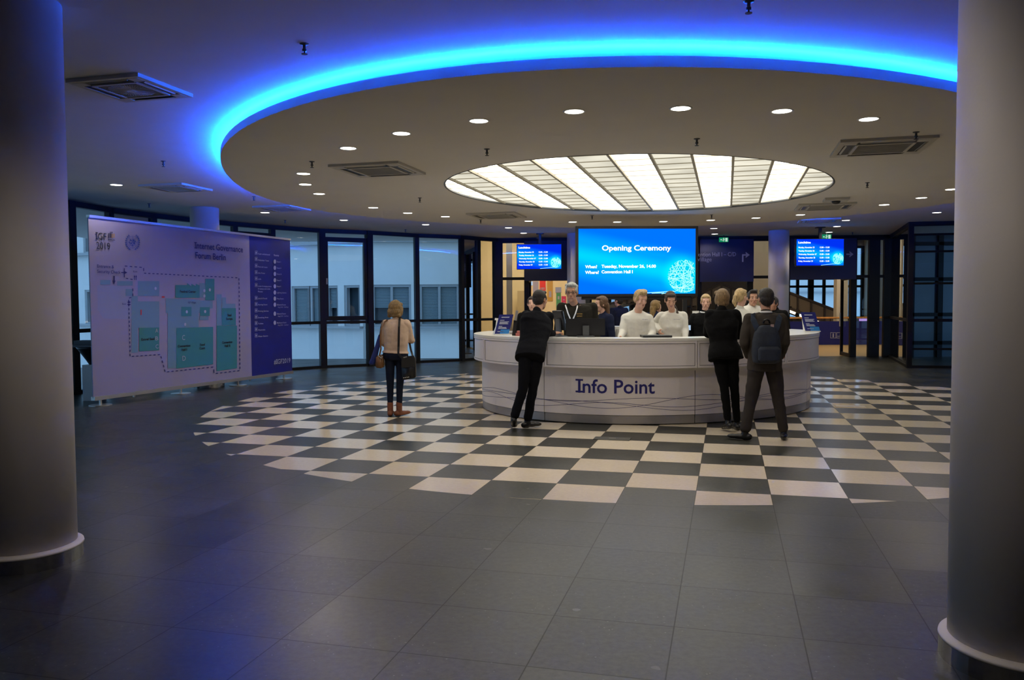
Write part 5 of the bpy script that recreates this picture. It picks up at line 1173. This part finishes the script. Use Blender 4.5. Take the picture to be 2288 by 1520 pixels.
    # ---- face
    for s in (-1, 1):
        bm = bmesh.new(); he(bm, (.030 * s, .0735, .004), (.0135, .0105, .0068), 12); e = obj('eye', bm, 'eyew', root, True)
        bm = bmesh.new(); he(bm, (.030 * s, .0815, .0035), (.0066, .0035, .0062), 10); obj('iris', bm, 'iris', e, True)
        bm = bmesh.new(); tube(bm, [hp(.015 * s, .0845, .0255), hp(.024 * s, .0845, .0285), (hp(.035 * s, .0805, .029)), hp(.046 * s, .0715, .0245)], [.0022, .0032, .003, .0016], 6); obj('eyebrow', bm, brow, root, True)
    bm = bmesh.new(); he(bm, (0, .0835, -.0555), (.021 + (.008 if smile else 0), .0085, .0036), 12); he(bm, (0, .083, -.0620), (.017 + (.006 if smile else 0), .009, .0044), 12); obj('lips', bm, 'lip', root, True)
    # ---- hair
    bm = bmesh.new(); he(bm, (0, -.022, .040), (.079, .090, .085), 20)
    if style != 'bun_only': he(bm, (0, -.045, .0), (.074, .066, .075), 18)
    if style in ('short', 'quiff', 'crop', 'wavy'):
        for s in (-1, 1): he(bm, (.062 * s, .010, .022), (.015, .038, .040))
        he(bm, (0, .048, .090), (.056, .036, .026))
    if style == 'quiff': he(bm, (.01, .058, .105), (.052, .036, .026)); he(bm, (-.02, .02, .115), (.045, .05, .022))
    if style == 'wavy':
        for i in range(16): a = i * 2.4; he(bm, (.06 * math.cos(a), -.02 + .07 * math.sin(a), .085 - .004 * i), (.024, .024, .022), 10)
    if style == 'bob':
        he(bm, (0, -.030, .018), (.100, .096, .100), 18); he(bm, (0, -.048, -.055), (.106, .064, .070), 18)
        for s in (-1, 1): he(bm, (.086 * s, .004, -.035), (.028, .046, .085)); he(bm, (.078 * s, -.03, -.105), (.030, .036, .036)); he(bm, (.04 * s, .040, .072), (.035, .03, .030))
        he(bm, (.02, -.05, -.115), (.06, .035, .030))
    if style == 'shortbob':
        he(bm, (0, -.03, .015), (.086, .088, .094), 18); he(bm, (0, -.048, -.045), (.074, .052, .058), 16)
        for s in (-1, 1): he(bm, (.070 * s, -.004, -.012), (.018, .046, .058)); he(bm, (.045 * s, .050, .075), (.034, .03, .03))
    if style in ('pony', 'longpony', 'bun'):
        he(bm, (0, .035, .082), (.062, .040, .030))
        for s in (-1, 1): he(bm, (.060 * s, .006, .026), (.017, .045, .045))
        if style == 'pony':
            he(bm, (0, -.118, .012), (.030, .030, .034)); capsule(bm, hp(0, -.13, .0), hp(-.01, -.135, -.075), .032 * kh, .034 * kh); capsule(bm, hp(-.01, -.135, -.07), hp(0, -.12, -.13), .032 * kh, .016 * kh)
        if style == 'longpony':
            he(bm, (0, -.105, .055), (.03, .03, .03)); pts = [(0, -.115, .05), (-.02, -.13, -.02), (-.05, -.11, -.09), (-.085, -.03, -.15), (-.10, .02, -.20)]
            for a, b in zip(pts, pts[1:]): capsule(bm, hp(*a), hp(*b), .028 * kh, .030 * kh)
            for i in range(12): a = pts[1 + i % 4]; he(bm, (a[0] + random.uniform(-.025, .025), a[1] + random.uniform(-.02, .02), a[2] + random.uniform(-.03, .03)), (.018, .018, .02), 8)
        if style == 'bun': he(bm, (0, -.11, .03), (.035, .03, .035))
    if style == 'long':
        he(bm, (0, .030, .080), (.064, .044, .032))
        for s in (-1, 1): he(bm, (.062 * s, -.005, .01), (.02, .05, .06))
        capsule(bm, hp(0, -.075, -.02), hp(.0, -.095, -.24), .052 * kh, .035 * kh); capsule(bm, hp(.03, -.065, -.04), hp(.03, -.09, -.22), .035 * kh, .028 * kh)
    remeshed('hair', bm, hair, root, .007, 1, .4)
    # ---- trousers
    bm = bmesh.new(); e = .012; lw = leg_w
    loft(bm, [sec(z, rx + e * .4, ry + e * .4) for z, rx, ry in T if z <= 1.02] + [sec(1.03, T[2][1] + .002, T[2][2] + .002)])
    for n in 'LR':
        hip, kn, an = P['hip' + n], P['kne' + n], P['ank' + n]; kd = (an - kn).normalized()
        capsule(bm, hip - (hip - kn).normalized() * .02, kn, (.092 if not f_ else .094) * k * lw, .062 * k * lw, 16); endp = an - kd * .030
        capsule(bm, kn, kn.lerp(endp, .55), .062 * k * lw, .056 * k * lw * (1.0 if leg_w >= 1 else .98), 16); capsule(bm, kn.lerp(endp, .55), endp - kd * .015, .056 * k * lw, (.056 if leg_w >= 1 else .044) * k * lw, 16)
    remeshed('trousers', bm, legs, root, .010, 3, folds=.0035 if leg_w >= .9 else .0012)
    # ---- shoes
    for n in 'LR':
        an, fd = P['ank' + n], P['fd' + n]; sd = fd.cross(up).normalized(); ud = sd.cross(fd).normalized()
        Rf = Matrix((sd, fd, ud)).transposed(); dz = .085 * k - .038
        c = an - ud * dz; bm = bmesh.new()
        ellip(bm, c - fd * .035, (.038, .052, .040), Rf); ellip(bm, c + fd * .06, (.041, .085, .032), Rf); ellip(bm, c + fd * .135 * k, (.043, .062, .026), Rf); capsule(bm, c, an + ud * (.05 if shoes == 'shoe' else .10), .042, .038 if shoes == 'shoe' else .044)
        o = remeshed('shoe', bm, shoes, root, .008, 2)
        bm = bmesh.new(); loft(bm, [(c - ud * (.040 - h_) + fd * .045, sd * .042, fd * .142, 2.6) for h_ in (0, .014)]); box(bm, c - ud * .036 - fd * .055, (.07, .07, .016), R=Rf); obj('sole', bm, 'sole', o)
    # ---- top garment
    bm = bmesh.new(); jk = top_kind == 'jacket'; g_ = .018 if jk else .010
    S_ = [(z, rx + g_, ry + g_) for z, rx, ry in T if z >= .99]
    hz = hem if hem is not None else (.80 if jk else .93)
    low = [(hz, (T[1][1] + .018) if jk else T[1][1] + .014, (T[1][2] + .018) if jk else T[1][2] + .014), ((hz + .99) / 2, (T[1][1] + .016) if jk else T[1][1] + .014, (T[1][2] + .016) if jk else T[1][2] + .014)]
    S_[-1] = (1.462, T[-1][1] + g_ * .8, T[-1][2] + g_ * .8)
    loft(bm, [sec(*q) for q in low + S_], 28)
    if f_:
        for s in (-1, 1): ellip(bm, sp(1.26) + shv * s * .062 * k + tf * .085 * k, (.058 * k, .05 * k, .056 * k))
    for n, s in (('L', -1), ('R', 1)):
        sh, el, wr = P['sho' + n], P['elb' + n], P['wri' + n]; a = .014 if jk else .010
        capsule(bm, sp(1.42) + shv * s * .05 * k, sh, (.062 if not f_ else .054) * k, (.054 if not f_ else .05) * k + a * .5, 14); capsule(bm, P['neck'] - spine * .026 + shv * s * .012, sh - up * .004, .052 * k, .050 * k + a * .3, 14)
        capsule(bm, sh, el, .052 * k * B + a, .042 * k * B + a, 14); capsule(bm, el, el.lerp(wr, .93), .041 * k * B + a, .030 * k + a, 14)
    if not (top_kind == 'turtleneck' or jk): capsule(bm, sp(1.43), P['neck'] + up * .006, .074 * k * (.92 if f_ else 1), .064 * k * (.92 if f_ else 1))
    if top_kind == 'turtleneck' or jk: capsule(bm, sp(1.44), sp(1.475) + up * .012, .066 * k, .060 * k)
    remeshed('jacket' if jk else 'sweater', bm, top, root, .009, 2, folds=.004 if jk else .0035)
    if collar:
        bm = bmesh.new(); a = P['neck'] - up * .005; tube(bm, [a + (shv * math.cos(t) * .060 + tf * math.sin(t) * .058) * k + up * (.012 - .006 * math.sin(t)) for t in [2 * PI * i / 20 for i in range(20)]], .014, 8, True); obj('collar', bm, collar, root, True)
    return root, P, hp, sp, shv, tf, k

# woman with the bags, seen from behind
r, P, hp, sp, shv, tf, k = person('blond woman in a beige sweater seen from behind, carrying bags, alone on the checkered floor', 884, 11.55, 1.665, yaw=-.12, head_yaw=-.35, head_pitch=-.25, female=True, hair='blond', style='bob', top='sweater', top_kind='sweater', legs='jeans', shoes='boot', build=1.10, leg_w=.84, hem=.95, straight=1.0, foot_yaw=(.15, -.75),
    J=dict(head=(885, 690, .04), neck=(886, 714, 0), chest=(886, 746, 0), pelvis=(884, 791, 0), shoL=(862, 724, 0), shoR=(908, 724, 0), elbL=(854, 764, .03), elbR=(919, 760, .06), wriL=(863, 772, .28), wriR=(906, 754, .27), hipL=(871, 797, 0), hipR=(897, 797, 0), kneL=(872, 865, 0), kneR=(893, 865, 0), ankL=(872, 918, .0), ankR=(892, 921, 0)))
YW_ = 11.55
bagr = empty('shoulder_bag', py(908, 846, YW_ + .12), 'black laptop bag hanging at the hip of the blond woman', 'bag')
def slabpx(bm, pts, Y, th): 
    v = [bm.verts.new(py(x, y, Y)) for x, y in pts]; w_ = [bm.verts.new(py(x, y, Y) + Vector((0, th, 0))) for x, y in pts]; n = len(pts)
    bm.faces.new(v); bm.faces.new(list(reversed(w_)))
    for i in range(n): bm.faces.new((v[i], w_[i], w_[(i + 1) % n], v[(i + 1) % n]))
bm = bmesh.new(); slabpx(bm, [(896, 799), (925, 797), (927.5, 801), (928, 845), (901, 850), (898, 846)], YW_ - .19, .12); bmesh.ops.bevel(bm, geom=bm.edges[:], offset=.012, segments=2, affect='EDGES'); obj('bag_body', bm, 'black', bagr, True)
bm = bmesh.new(); slabpx(bm, [(897, 797), (925, 795), (926, 820), (897, 822)], YW_ - .205, .02); obj('flap', bm, mat('bag_flap', (.0085, .008, .008), .6), bagr)
bm = bmesh.new()
for x in (902, 905.5, 909.5, 913): box(bm, py(x, 843.5 + (909 - x) * .12, YW_ - .2), (.010, .004, .010), rz=.3)
obj('bag_marks', bm, 'whitetop', bagr)
bm = bmesh.new(); slabpx(bm, [(901, 798.5), (909, 796.5), (909.5, 798.5), (902, 800.5)], YW_ - .21, .01); obj('bag_tag', bm, 'alu', bagr)
def strap(pts, wd, m, parent, th=.004, name='strap'):
    """a flat band through photo points (x, y, depth)"""
    bm = bmesh.new(); q = [py(x, y, YY) for x, y, YY in pts]; L_, R_ = [], []
    for i, p in enumerate(q):
        t = (q[min(i + 1, len(q) - 1)] - q[max(i - 1, 0)]).normalized(); s = t.cross(Vector((0, 1, 0))); s = s.normalized() * wd / 2
        L_.append((bm.verts.new(p - s), bm.verts.new(p - s + Vector((0, th, 0))))); R_.append((bm.verts.new(p + s), bm.verts.new(p + s + Vector((0, th, 0)))))
    for i in range(len(q) - 1):
        for a, b, c, d in ((L_[i][0], R_[i][0], R_[i + 1][0], L_[i + 1][0]), (L_[i][1], L_[i + 1][1], R_[i + 1][1], R_[i][1]), (L_[i][0], L_[i + 1][0], L_[i + 1][1], L_[i][1]), (R_[i][0], R_[i][1], R_[i + 1][1], R_[i + 1][0])): bm.faces.new((a, b, c, d))
    return obj(name, bm, m, parent)
strap([(893.5, 709, YW_ - .04), (892.5, 716, YW_ - .10), (891.5, 730, YW_ - .155), (891, 750, YW_ - .165), (890.5, 775, YW_ - .17), (890, 790, YW_ - .19), (897, 800, YW_ - .20)], .030, 'black', bagr)
strap([(894, 709, YW_ - .04), (901, 716, YW_ + .06), (910, 740, YW_ + .15), (914, 762, YW_ + .08), (918, 782, YW_ - .05), (923, 799, YW_ - .15)], .028, 'black', bagr)
hb = empty('handbag', py(847, 824, YW_), 'brown leather handbag at the left hip of the blond woman', 'bag')
M_['bagbrown'] = mat('brown_leather', (.15, .065, .022), .5, noise=.15, scale=12)
bm = bmesh.new(); slabpx(bm, [(840, 796), (853, 793), (856, 820), (853, 824), (838, 822)], YW_ - .14, .20); bmesh.ops.bevel(bm, geom=bm.edges[:], offset=.015, segments=2, affect='EDGES'); obj('bag_body', bm, 'bagbrown', hb, True)
strap([(866, 715, YW_ - .03), (860, 719, YW_ - .09), (852, 735, YW_ - .13), (850, 760, YW_ - .16), (851, 780, YW_ - .17), (847, 798, YW_ - .15)], .022, 'bagbrown', hb)
bm = bmesh.new(); tube(bm, [py(845, 795, YW_ - .15), py(848, 798, YW_ - .16), py(852, 800.5, YW_ - .16), py(854.5, 798, YW_ - .16), py(852, 795.5, YW_ - .15)], .006); obj('ring_clasp', bm, 'alu', hb)
bc = empty('folded_jacket', py(830, 812, YW_), 'blue cloth jacket hanging over the handbag on the left of the blond woman', 'jacket')
M_['bluecloth'] = mat('blue_cloth', (.010, .022, .15), .85, noise=.2, scale=9, bump=.4)
bm = bmesh.new()
for a, b, ra, rb in (((848, 750), (843, 775), .018, .035), ((843, 775), (836, 800), .035, .045), ((836, 800), (829, 811), .042, .03), ((845, 772), (834, 810), .03, .035)): capsule(bm, py(*a, YW_ - .05), py(*b, YW_ - .05), ra, rb)
remeshed('cloth', bm, 'bluecloth', bc, .008, 3)
strap([(856, 714, YW_ - .08), (851, 730, YW_ - .115), (848, 752, YW_ - .10)], .012, 'black', bc)

# leaning man in the black suit
r, P, hp, sp, shv, tf, k = person('man in a black suit leaning on the left end of the desk, seen from behind', 1185, 10.35, 1.78, yaw=-.30, head_yaw=-.35, head_pitch=-.05, hair='dark', style='short', top='blacksuit', legs='blacksuit', skin='skinB', build=1.04, foot_yaw=(.25, -.9), toe_up=(-.45, 0), collar=None, hem=.80,
    J=dict(head=(1207, 670, .32), neck=(1200, 697, .24), chest=(1196, 735, .16), pelvis=(1187, 783, -.04), shoL=(1175, 705, .20), shoR=(1226, 708, .34), elbL=(1180, 746, .42), elbR=(1226, 744, .52), wriL=(1210, 745, .66), wriR=(1236, 745, .60), hipL=(1175, 792, -.05), hipR=(1200, 792, -.03), kneL=(1168, 872, -.12), kneR=(1190, 872, -.02), ankL=(1148, 930, -.10), ankR=(1178, 931, .02)),
    hands=((Vector((.9, .3, 0)), Vector((0, 0, -1))), (Vector((.9, .5, .1)), Vector((-.2, 0, -1)))))
bm = bmesh.new(); a = hp(.073, .0, .010); b = hp(.045, .085, .008); tube(bm, [a, b], .003); 
for t_ in range(16):
    pass
tube(bm, [hp(.030 + .018 * math.cos(q), .088, .004 + .014 * math.sin(q)) for q in [2 * PI * i / 16 for i in range(16)]], .0022, 6, True); obj('glasses', bm, 'alu', r)

# woman in black suit at the counter
r, P, hp, sp, shv, tf, k = person('short-haired person in a black suit seen from behind, leaning on the desk', 1617, 10.02, 1.76, yaw=.12, head_yaw=-.1, head_pitch=-.08, female=True, hair='ash', style='shortbob', top='blackwool', legs='blackwool', skin='skinC', build=1.12, leg_w=.92, foot_yaw=(0, -.1), toe_up=(-.25, 0), hem=.83,
    J=dict(head=(1613, 668, .16), neck=(1612, 694, .10), chest=(1613, 735, .06), pelvis=(1620, 787, -.02), shoL=(1588, 704, .10), shoR=(1643, 705, .08), elbL=(1583, 745, .30), elbR=(1650, 748, .30), wriL=(1592, 750, .50), wriR=(1640, 750, .52), hipL=(1607, 797, 0), hipR=(1635, 797, 0), kneL=(1619, 870, -.04), kneR=(1641, 870, 0), ankL=(1627, 938, -.06), ankR=(1647, 940, .10)),
    hands=((Vector((.5, .7, 0)), Vector((0, 0, -1))), (Vector((-.5, .7, 0)), Vector((0, 0, -1)))))

# man with the backpack
YB = 9.35
r, P, hp, sp, shv, tf, k = person('man in a grey suit standing legs apart with a backpack, closest person to the camera', 1708, YB, 1.79, yaw=0, head_pitch=0, hair='dark', style='crop', top='greysuit', legs='greytrousers', skin='skinB', build=1.05, leg_w=1.06, foot_yaw=(1.15, -.35), collar='shirt', hem=.80,
    J=dict(head=(1711, 669, .02), neck=(1711, 700, 0), chest=(1711, 740, -.01), pelvis=(1709, 803, 0), shoL=(1674, 713, 0), shoR=(1746, 713, 0), elbL=(1663, 765, -.04), elbR=(1754, 765, -.04), wriL=(1673, 797, .16), wriR=(1744, 797, .16), hipL=(1692, 815, 0), hipR=(1727, 815, 0), kneL=(1676, 905, .03), kneR=(1741, 905, .03), ankL=(1664, 976, .02), ankR=(1751, 976, .02)),
    hands=((Vector((.5, .7, 0)), Vector((.7, -.5, 0))), (Vector((-.5, .7, 0)), Vector((-.7, -.5, 0)))))
bp = empty('backpack', py(1713, 808, YB - .2), 'dark navy backpack worn by the man in the grey suit', 'backpack')
M_['packnavy'] = mat('pack_fabric', (.010, .016, .030), .8, noise=.2, scale=16, bump=.3); M_['packstrap'] = mat('pack_strap', (.014, .026, .050), .8, noise=.1, scale=16)
k_ = YB / FPX; cx_ = py(1714, 770, YB - .22); bm = bmesh.new()
loft(bm, [(cx_ + Vector((0, .03, z)), Vector((rx, 0, 0)), Vector((0, ry, 0)), 3.0) for z, rx, ry in ((-.215, .10, .06), (-.20, .145, .085), (-.10, .158, .105), (.03, .152, .10), (.13, .130, .085), (.19, .10, .065), (.215, .06, .04))], 28)
remeshed('bag_body', bm, 'packnavy', bp, .010, 3)
bm = bmesh.new(); loft(bm, [(cx_ + Vector((0, -.075, z)), Vector((rx, 0, 0)), Vector((0, ry, 0)), 3.0) for z, rx, ry in ((-.19, .09, .03), (-.17, .12, .045), (-.05, .12, .045), (-.02, .10, .02))], 24); remeshed('front_pocket', bm, 'packnavy', bp, .008, 2)
for s, pts in ((-1, [(1688, 705), (1683, 706), (1684, 716), (1690, 730), (1697, 745)]), (1, [(1736, 706), (1742, 708), (1740, 718), (1736, 732), (1730, 745)])):
    dep = (-.05, -.12, -.165, -.185, -.19); strap([(x, y, YB + d) for (x, y), d in zip(pts, dep)], .062, 'packstrap', bp, .012, 'shoulder_strap')
bm = bmesh.new(); tube(bm, [py(1706, 722, YB - .17), py(1708, 716, YB - .19), py(1713, 714, YB - .20), py(1718, 716, YB - .19), py(1720, 722, YB - .17)], .010); obj('carry_handle', bm, 'black', bp, True)
bm = bmesh.new(); box(bm, py(1725.5, 729, YB - .24), (.036, .006, .040)); obj('brand_patch', bm, mat('pack_patch', (.33, .24, .24), .6), bp)

# ---- behind the counter (all standing on the floor inside the ring)
PI_ = PI
r, P, hp, sp, shv, tf, k = person('tall grey-haired man in glasses with white lanyard', 1290, 11.55, 1.89, yaw=PI_ + .12, head_yaw=-.30, head_pitch=-.12, hair='grey', style='wavy', top='darktee', top_kind='sweater', legs='blacksuit', skin='skinB', build=1.10,
    J=dict(head=(1277, 653, -.08), neck=(1284, 682, -.02)), brow='browf', lid=.002)
bm = bmesh.new()
for s in (-1, 1):
    c = [(.033 * s + .020 * math.cos(q), .095, .004 + .013 * math.sin(q)) for q in [2 * PI * i / 16 for i in range(16)]]; tube(bm, [hp(*q) for q in c], .0032, 6, True); tube(bm, [hp(.053 * s, .092, .006), hp(.077 * s, .0, .006)], .003)
tube(bm, [hp(-.013, .096, .006), hp(.013, .096, .006)], .003); obj('glasses', bm, 'black', r)
yl = P['chest'].y
strap([(1263, 681, yl - .06), (1266, 690, yl - .16), (1269, 700, yl - .185), (1274, 712, yl - .19), (1277, 722, yl - .19)], .017, 'shirt', r, .003, 'lanyard')
strap([(1291, 681, yl - .06), (1289, 690, yl - .16), (1286, 700, yl - .185), (1281, 712, yl - .19), (1278, 722, yl - .19)], .017, 'shirt', r, .003, 'lanyard')
bm = bmesh.new(); q0 = py(1295, 703, yl - .155); add_text(bm, 'SYSTEM', lambda X, Z_: q0 + Vector((X, 0, Z_)), .016, .075, 'C', .02); q1 = py(1295, 708, yl - .155); add_text(bm, 'SUPPORT', lambda X, Z_: q1 + Vector((X, 0, Z_)), .016, .075, 'C', .02); obj('shirt_print', bm, 'gold', r)

person('woman with long brown hair in navy, seen in profile behind the black monitor', 1352, 12.0, 1.70, yaw=PI / 2 + .25, head_yaw=.0, head_pitch=-.05, female=True, hair='brown', style='long', top='navyknit', top_kind='turtleneck', legs='blacksuit', skin='skinC',
       J=dict(head=(1343, 680, 0), neck=(1349, 702, .02)))
r, P, hp, sp, shv, tf, k = person('fair-haired man in a white sweater looking down behind the desk', 1423, 11.35, 1.80, yaw=PI_ - .05, head_yaw=.45, head_pitch=-.28, hair='fair', style='quiff', top='whiteknit', top_kind='sweater', legs='blacksuit', skin='skinC', build=1.05, brow='browf', lid=.006,
       J=dict(head=(1431, 669, -.10), neck=(1424, 697, -.02), shoR=(1397, 712, 0), shoL=(1450, 712, 0), elbR=(1391, 742, -.08), wriR=(1386, 757, -.30), elbL=(1458, 745, -.10), wriL=(1448, 758, -.30)))
bm = bmesh.new(); q0 = py(1441, 714.5, P['chest'].y - .155); add_text(bm, 'IGF Berlin', lambda X, Z_: q0 + Vector((X, 0, Z_)), .010, .07, 'C', .0); obj('chest_print', bm, 'ink', r)
r, P, hp, sp, shv, tf, k = person('dark-haired woman with a ponytail and white sweater looking down', 1500, 11.45, 1.72, yaw=PI_ + .05, head_yaw=-.05, head_pitch=-.38, female=True, hair='darkbrown', style='longpony', top='whiteknit', top_kind='sweater', legs='blacksuit', skin='skinA', build=1.05, lid=.007,
       J=dict(head=(1498, 671, -.11), neck=(1503, 697, -.03), shoR=(1479, 706, .02), shoL=(1526, 706, .0), elbR=(1462, 723, .14), wriR=(1473, 741, -.10), elbL=(1530, 737, -.04), wriL=(1531, 760, -.20)))
bm = bmesh.new(); q0 = py(1512, 714.5, P['chest'].y - .165); add_text(bm, 'Host Country', lambda X, Z_: q0 + Vector((X, 0, Z_)), .010, .09, 'C', .0); obj('chest_print', bm, 'ink', r)
person('woman with golden hair turned away, behind the two white sweaters', 1464, 14.2, 1.68, yaw=-.9, head_yaw=-.2, female=True, hair='blond', style='long', top='navyknit', top_kind='sweater', legs='blacksuit', detail=False, J=dict(head=(1466, 686, 0)))
person('fair-haired woman in a black blazer facing the camera behind the desk', 1572, 12.8, 1.73, yaw=PI_ - .1, head_yaw=-.12, head_pitch=-.1, female=True, hair='fair', style='bun', top='blackwool', legs='blackwool', skin='skinC', brow='browf', collar='shirt', build=1.05, J=dict(head=(1577, 675, -.02), neck=(1574, 699, 0), shoR=(1551, 709, 0), shoL=(1594, 709, 0)))
person('woman with a blond ponytail and white sweater, turned away beside the smiling man', 1652, 12.0, 1.78, yaw=-.35, head_yaw=-.55, head_pitch=-.05, female=True, hair='fair', style='pony', top='whiteknit', top_kind='sweater', legs='blacksuit', skin='skinC', build=1.05, J=dict(head=(1656, 664, 0), neck=(1653, 690, 0), shoL=(1636, 702, 0), shoR=(1671, 702, 0)))
person('smiling dark-haired man in a white sweater facing the camera beside the blond ponytail', 1680, 13.0, 1.80, yaw=PI_ - .05, head_yaw=.05, head_pitch=.02, hair='dark', style='quiff', top='whiteknit', top_kind='sweater', legs='blacksuit', skin='skinB', build=1.0, smile=True, J=dict(head=(1682, 667, -.02)))
person('person in dark clothes half hidden behind the head of the man with the backpack', 1731, 13.9, 1.71, yaw=PI / 2 + .6, head_yaw=.2, hair='dark', style='short', top='blackwool', legs='blackwool', skin='skinD', detail=False, J=dict(head=(1727, 679, 0)))
person('dark-haired person in black whose face peeks out left of the leaning man', 1187, 13.2, 1.70, yaw=PI_ + .2, head_yaw=-.3, female=True, hair='darkbrown', style='bun', top='blackwool', legs='blackwool', skin='skinC', collar='shirt', detail=False, J=dict(head=(1189, 679, 0)))
person('person in a dark suit far back, between the brown-haired woman and the fair-haired man', 1383, 19.0, 1.74, yaw=.5, head_yaw=.3, hair='dark', style='short', top='navyknit', top_kind='jacket', legs='blacksuit', skin='skinB', detail=False)
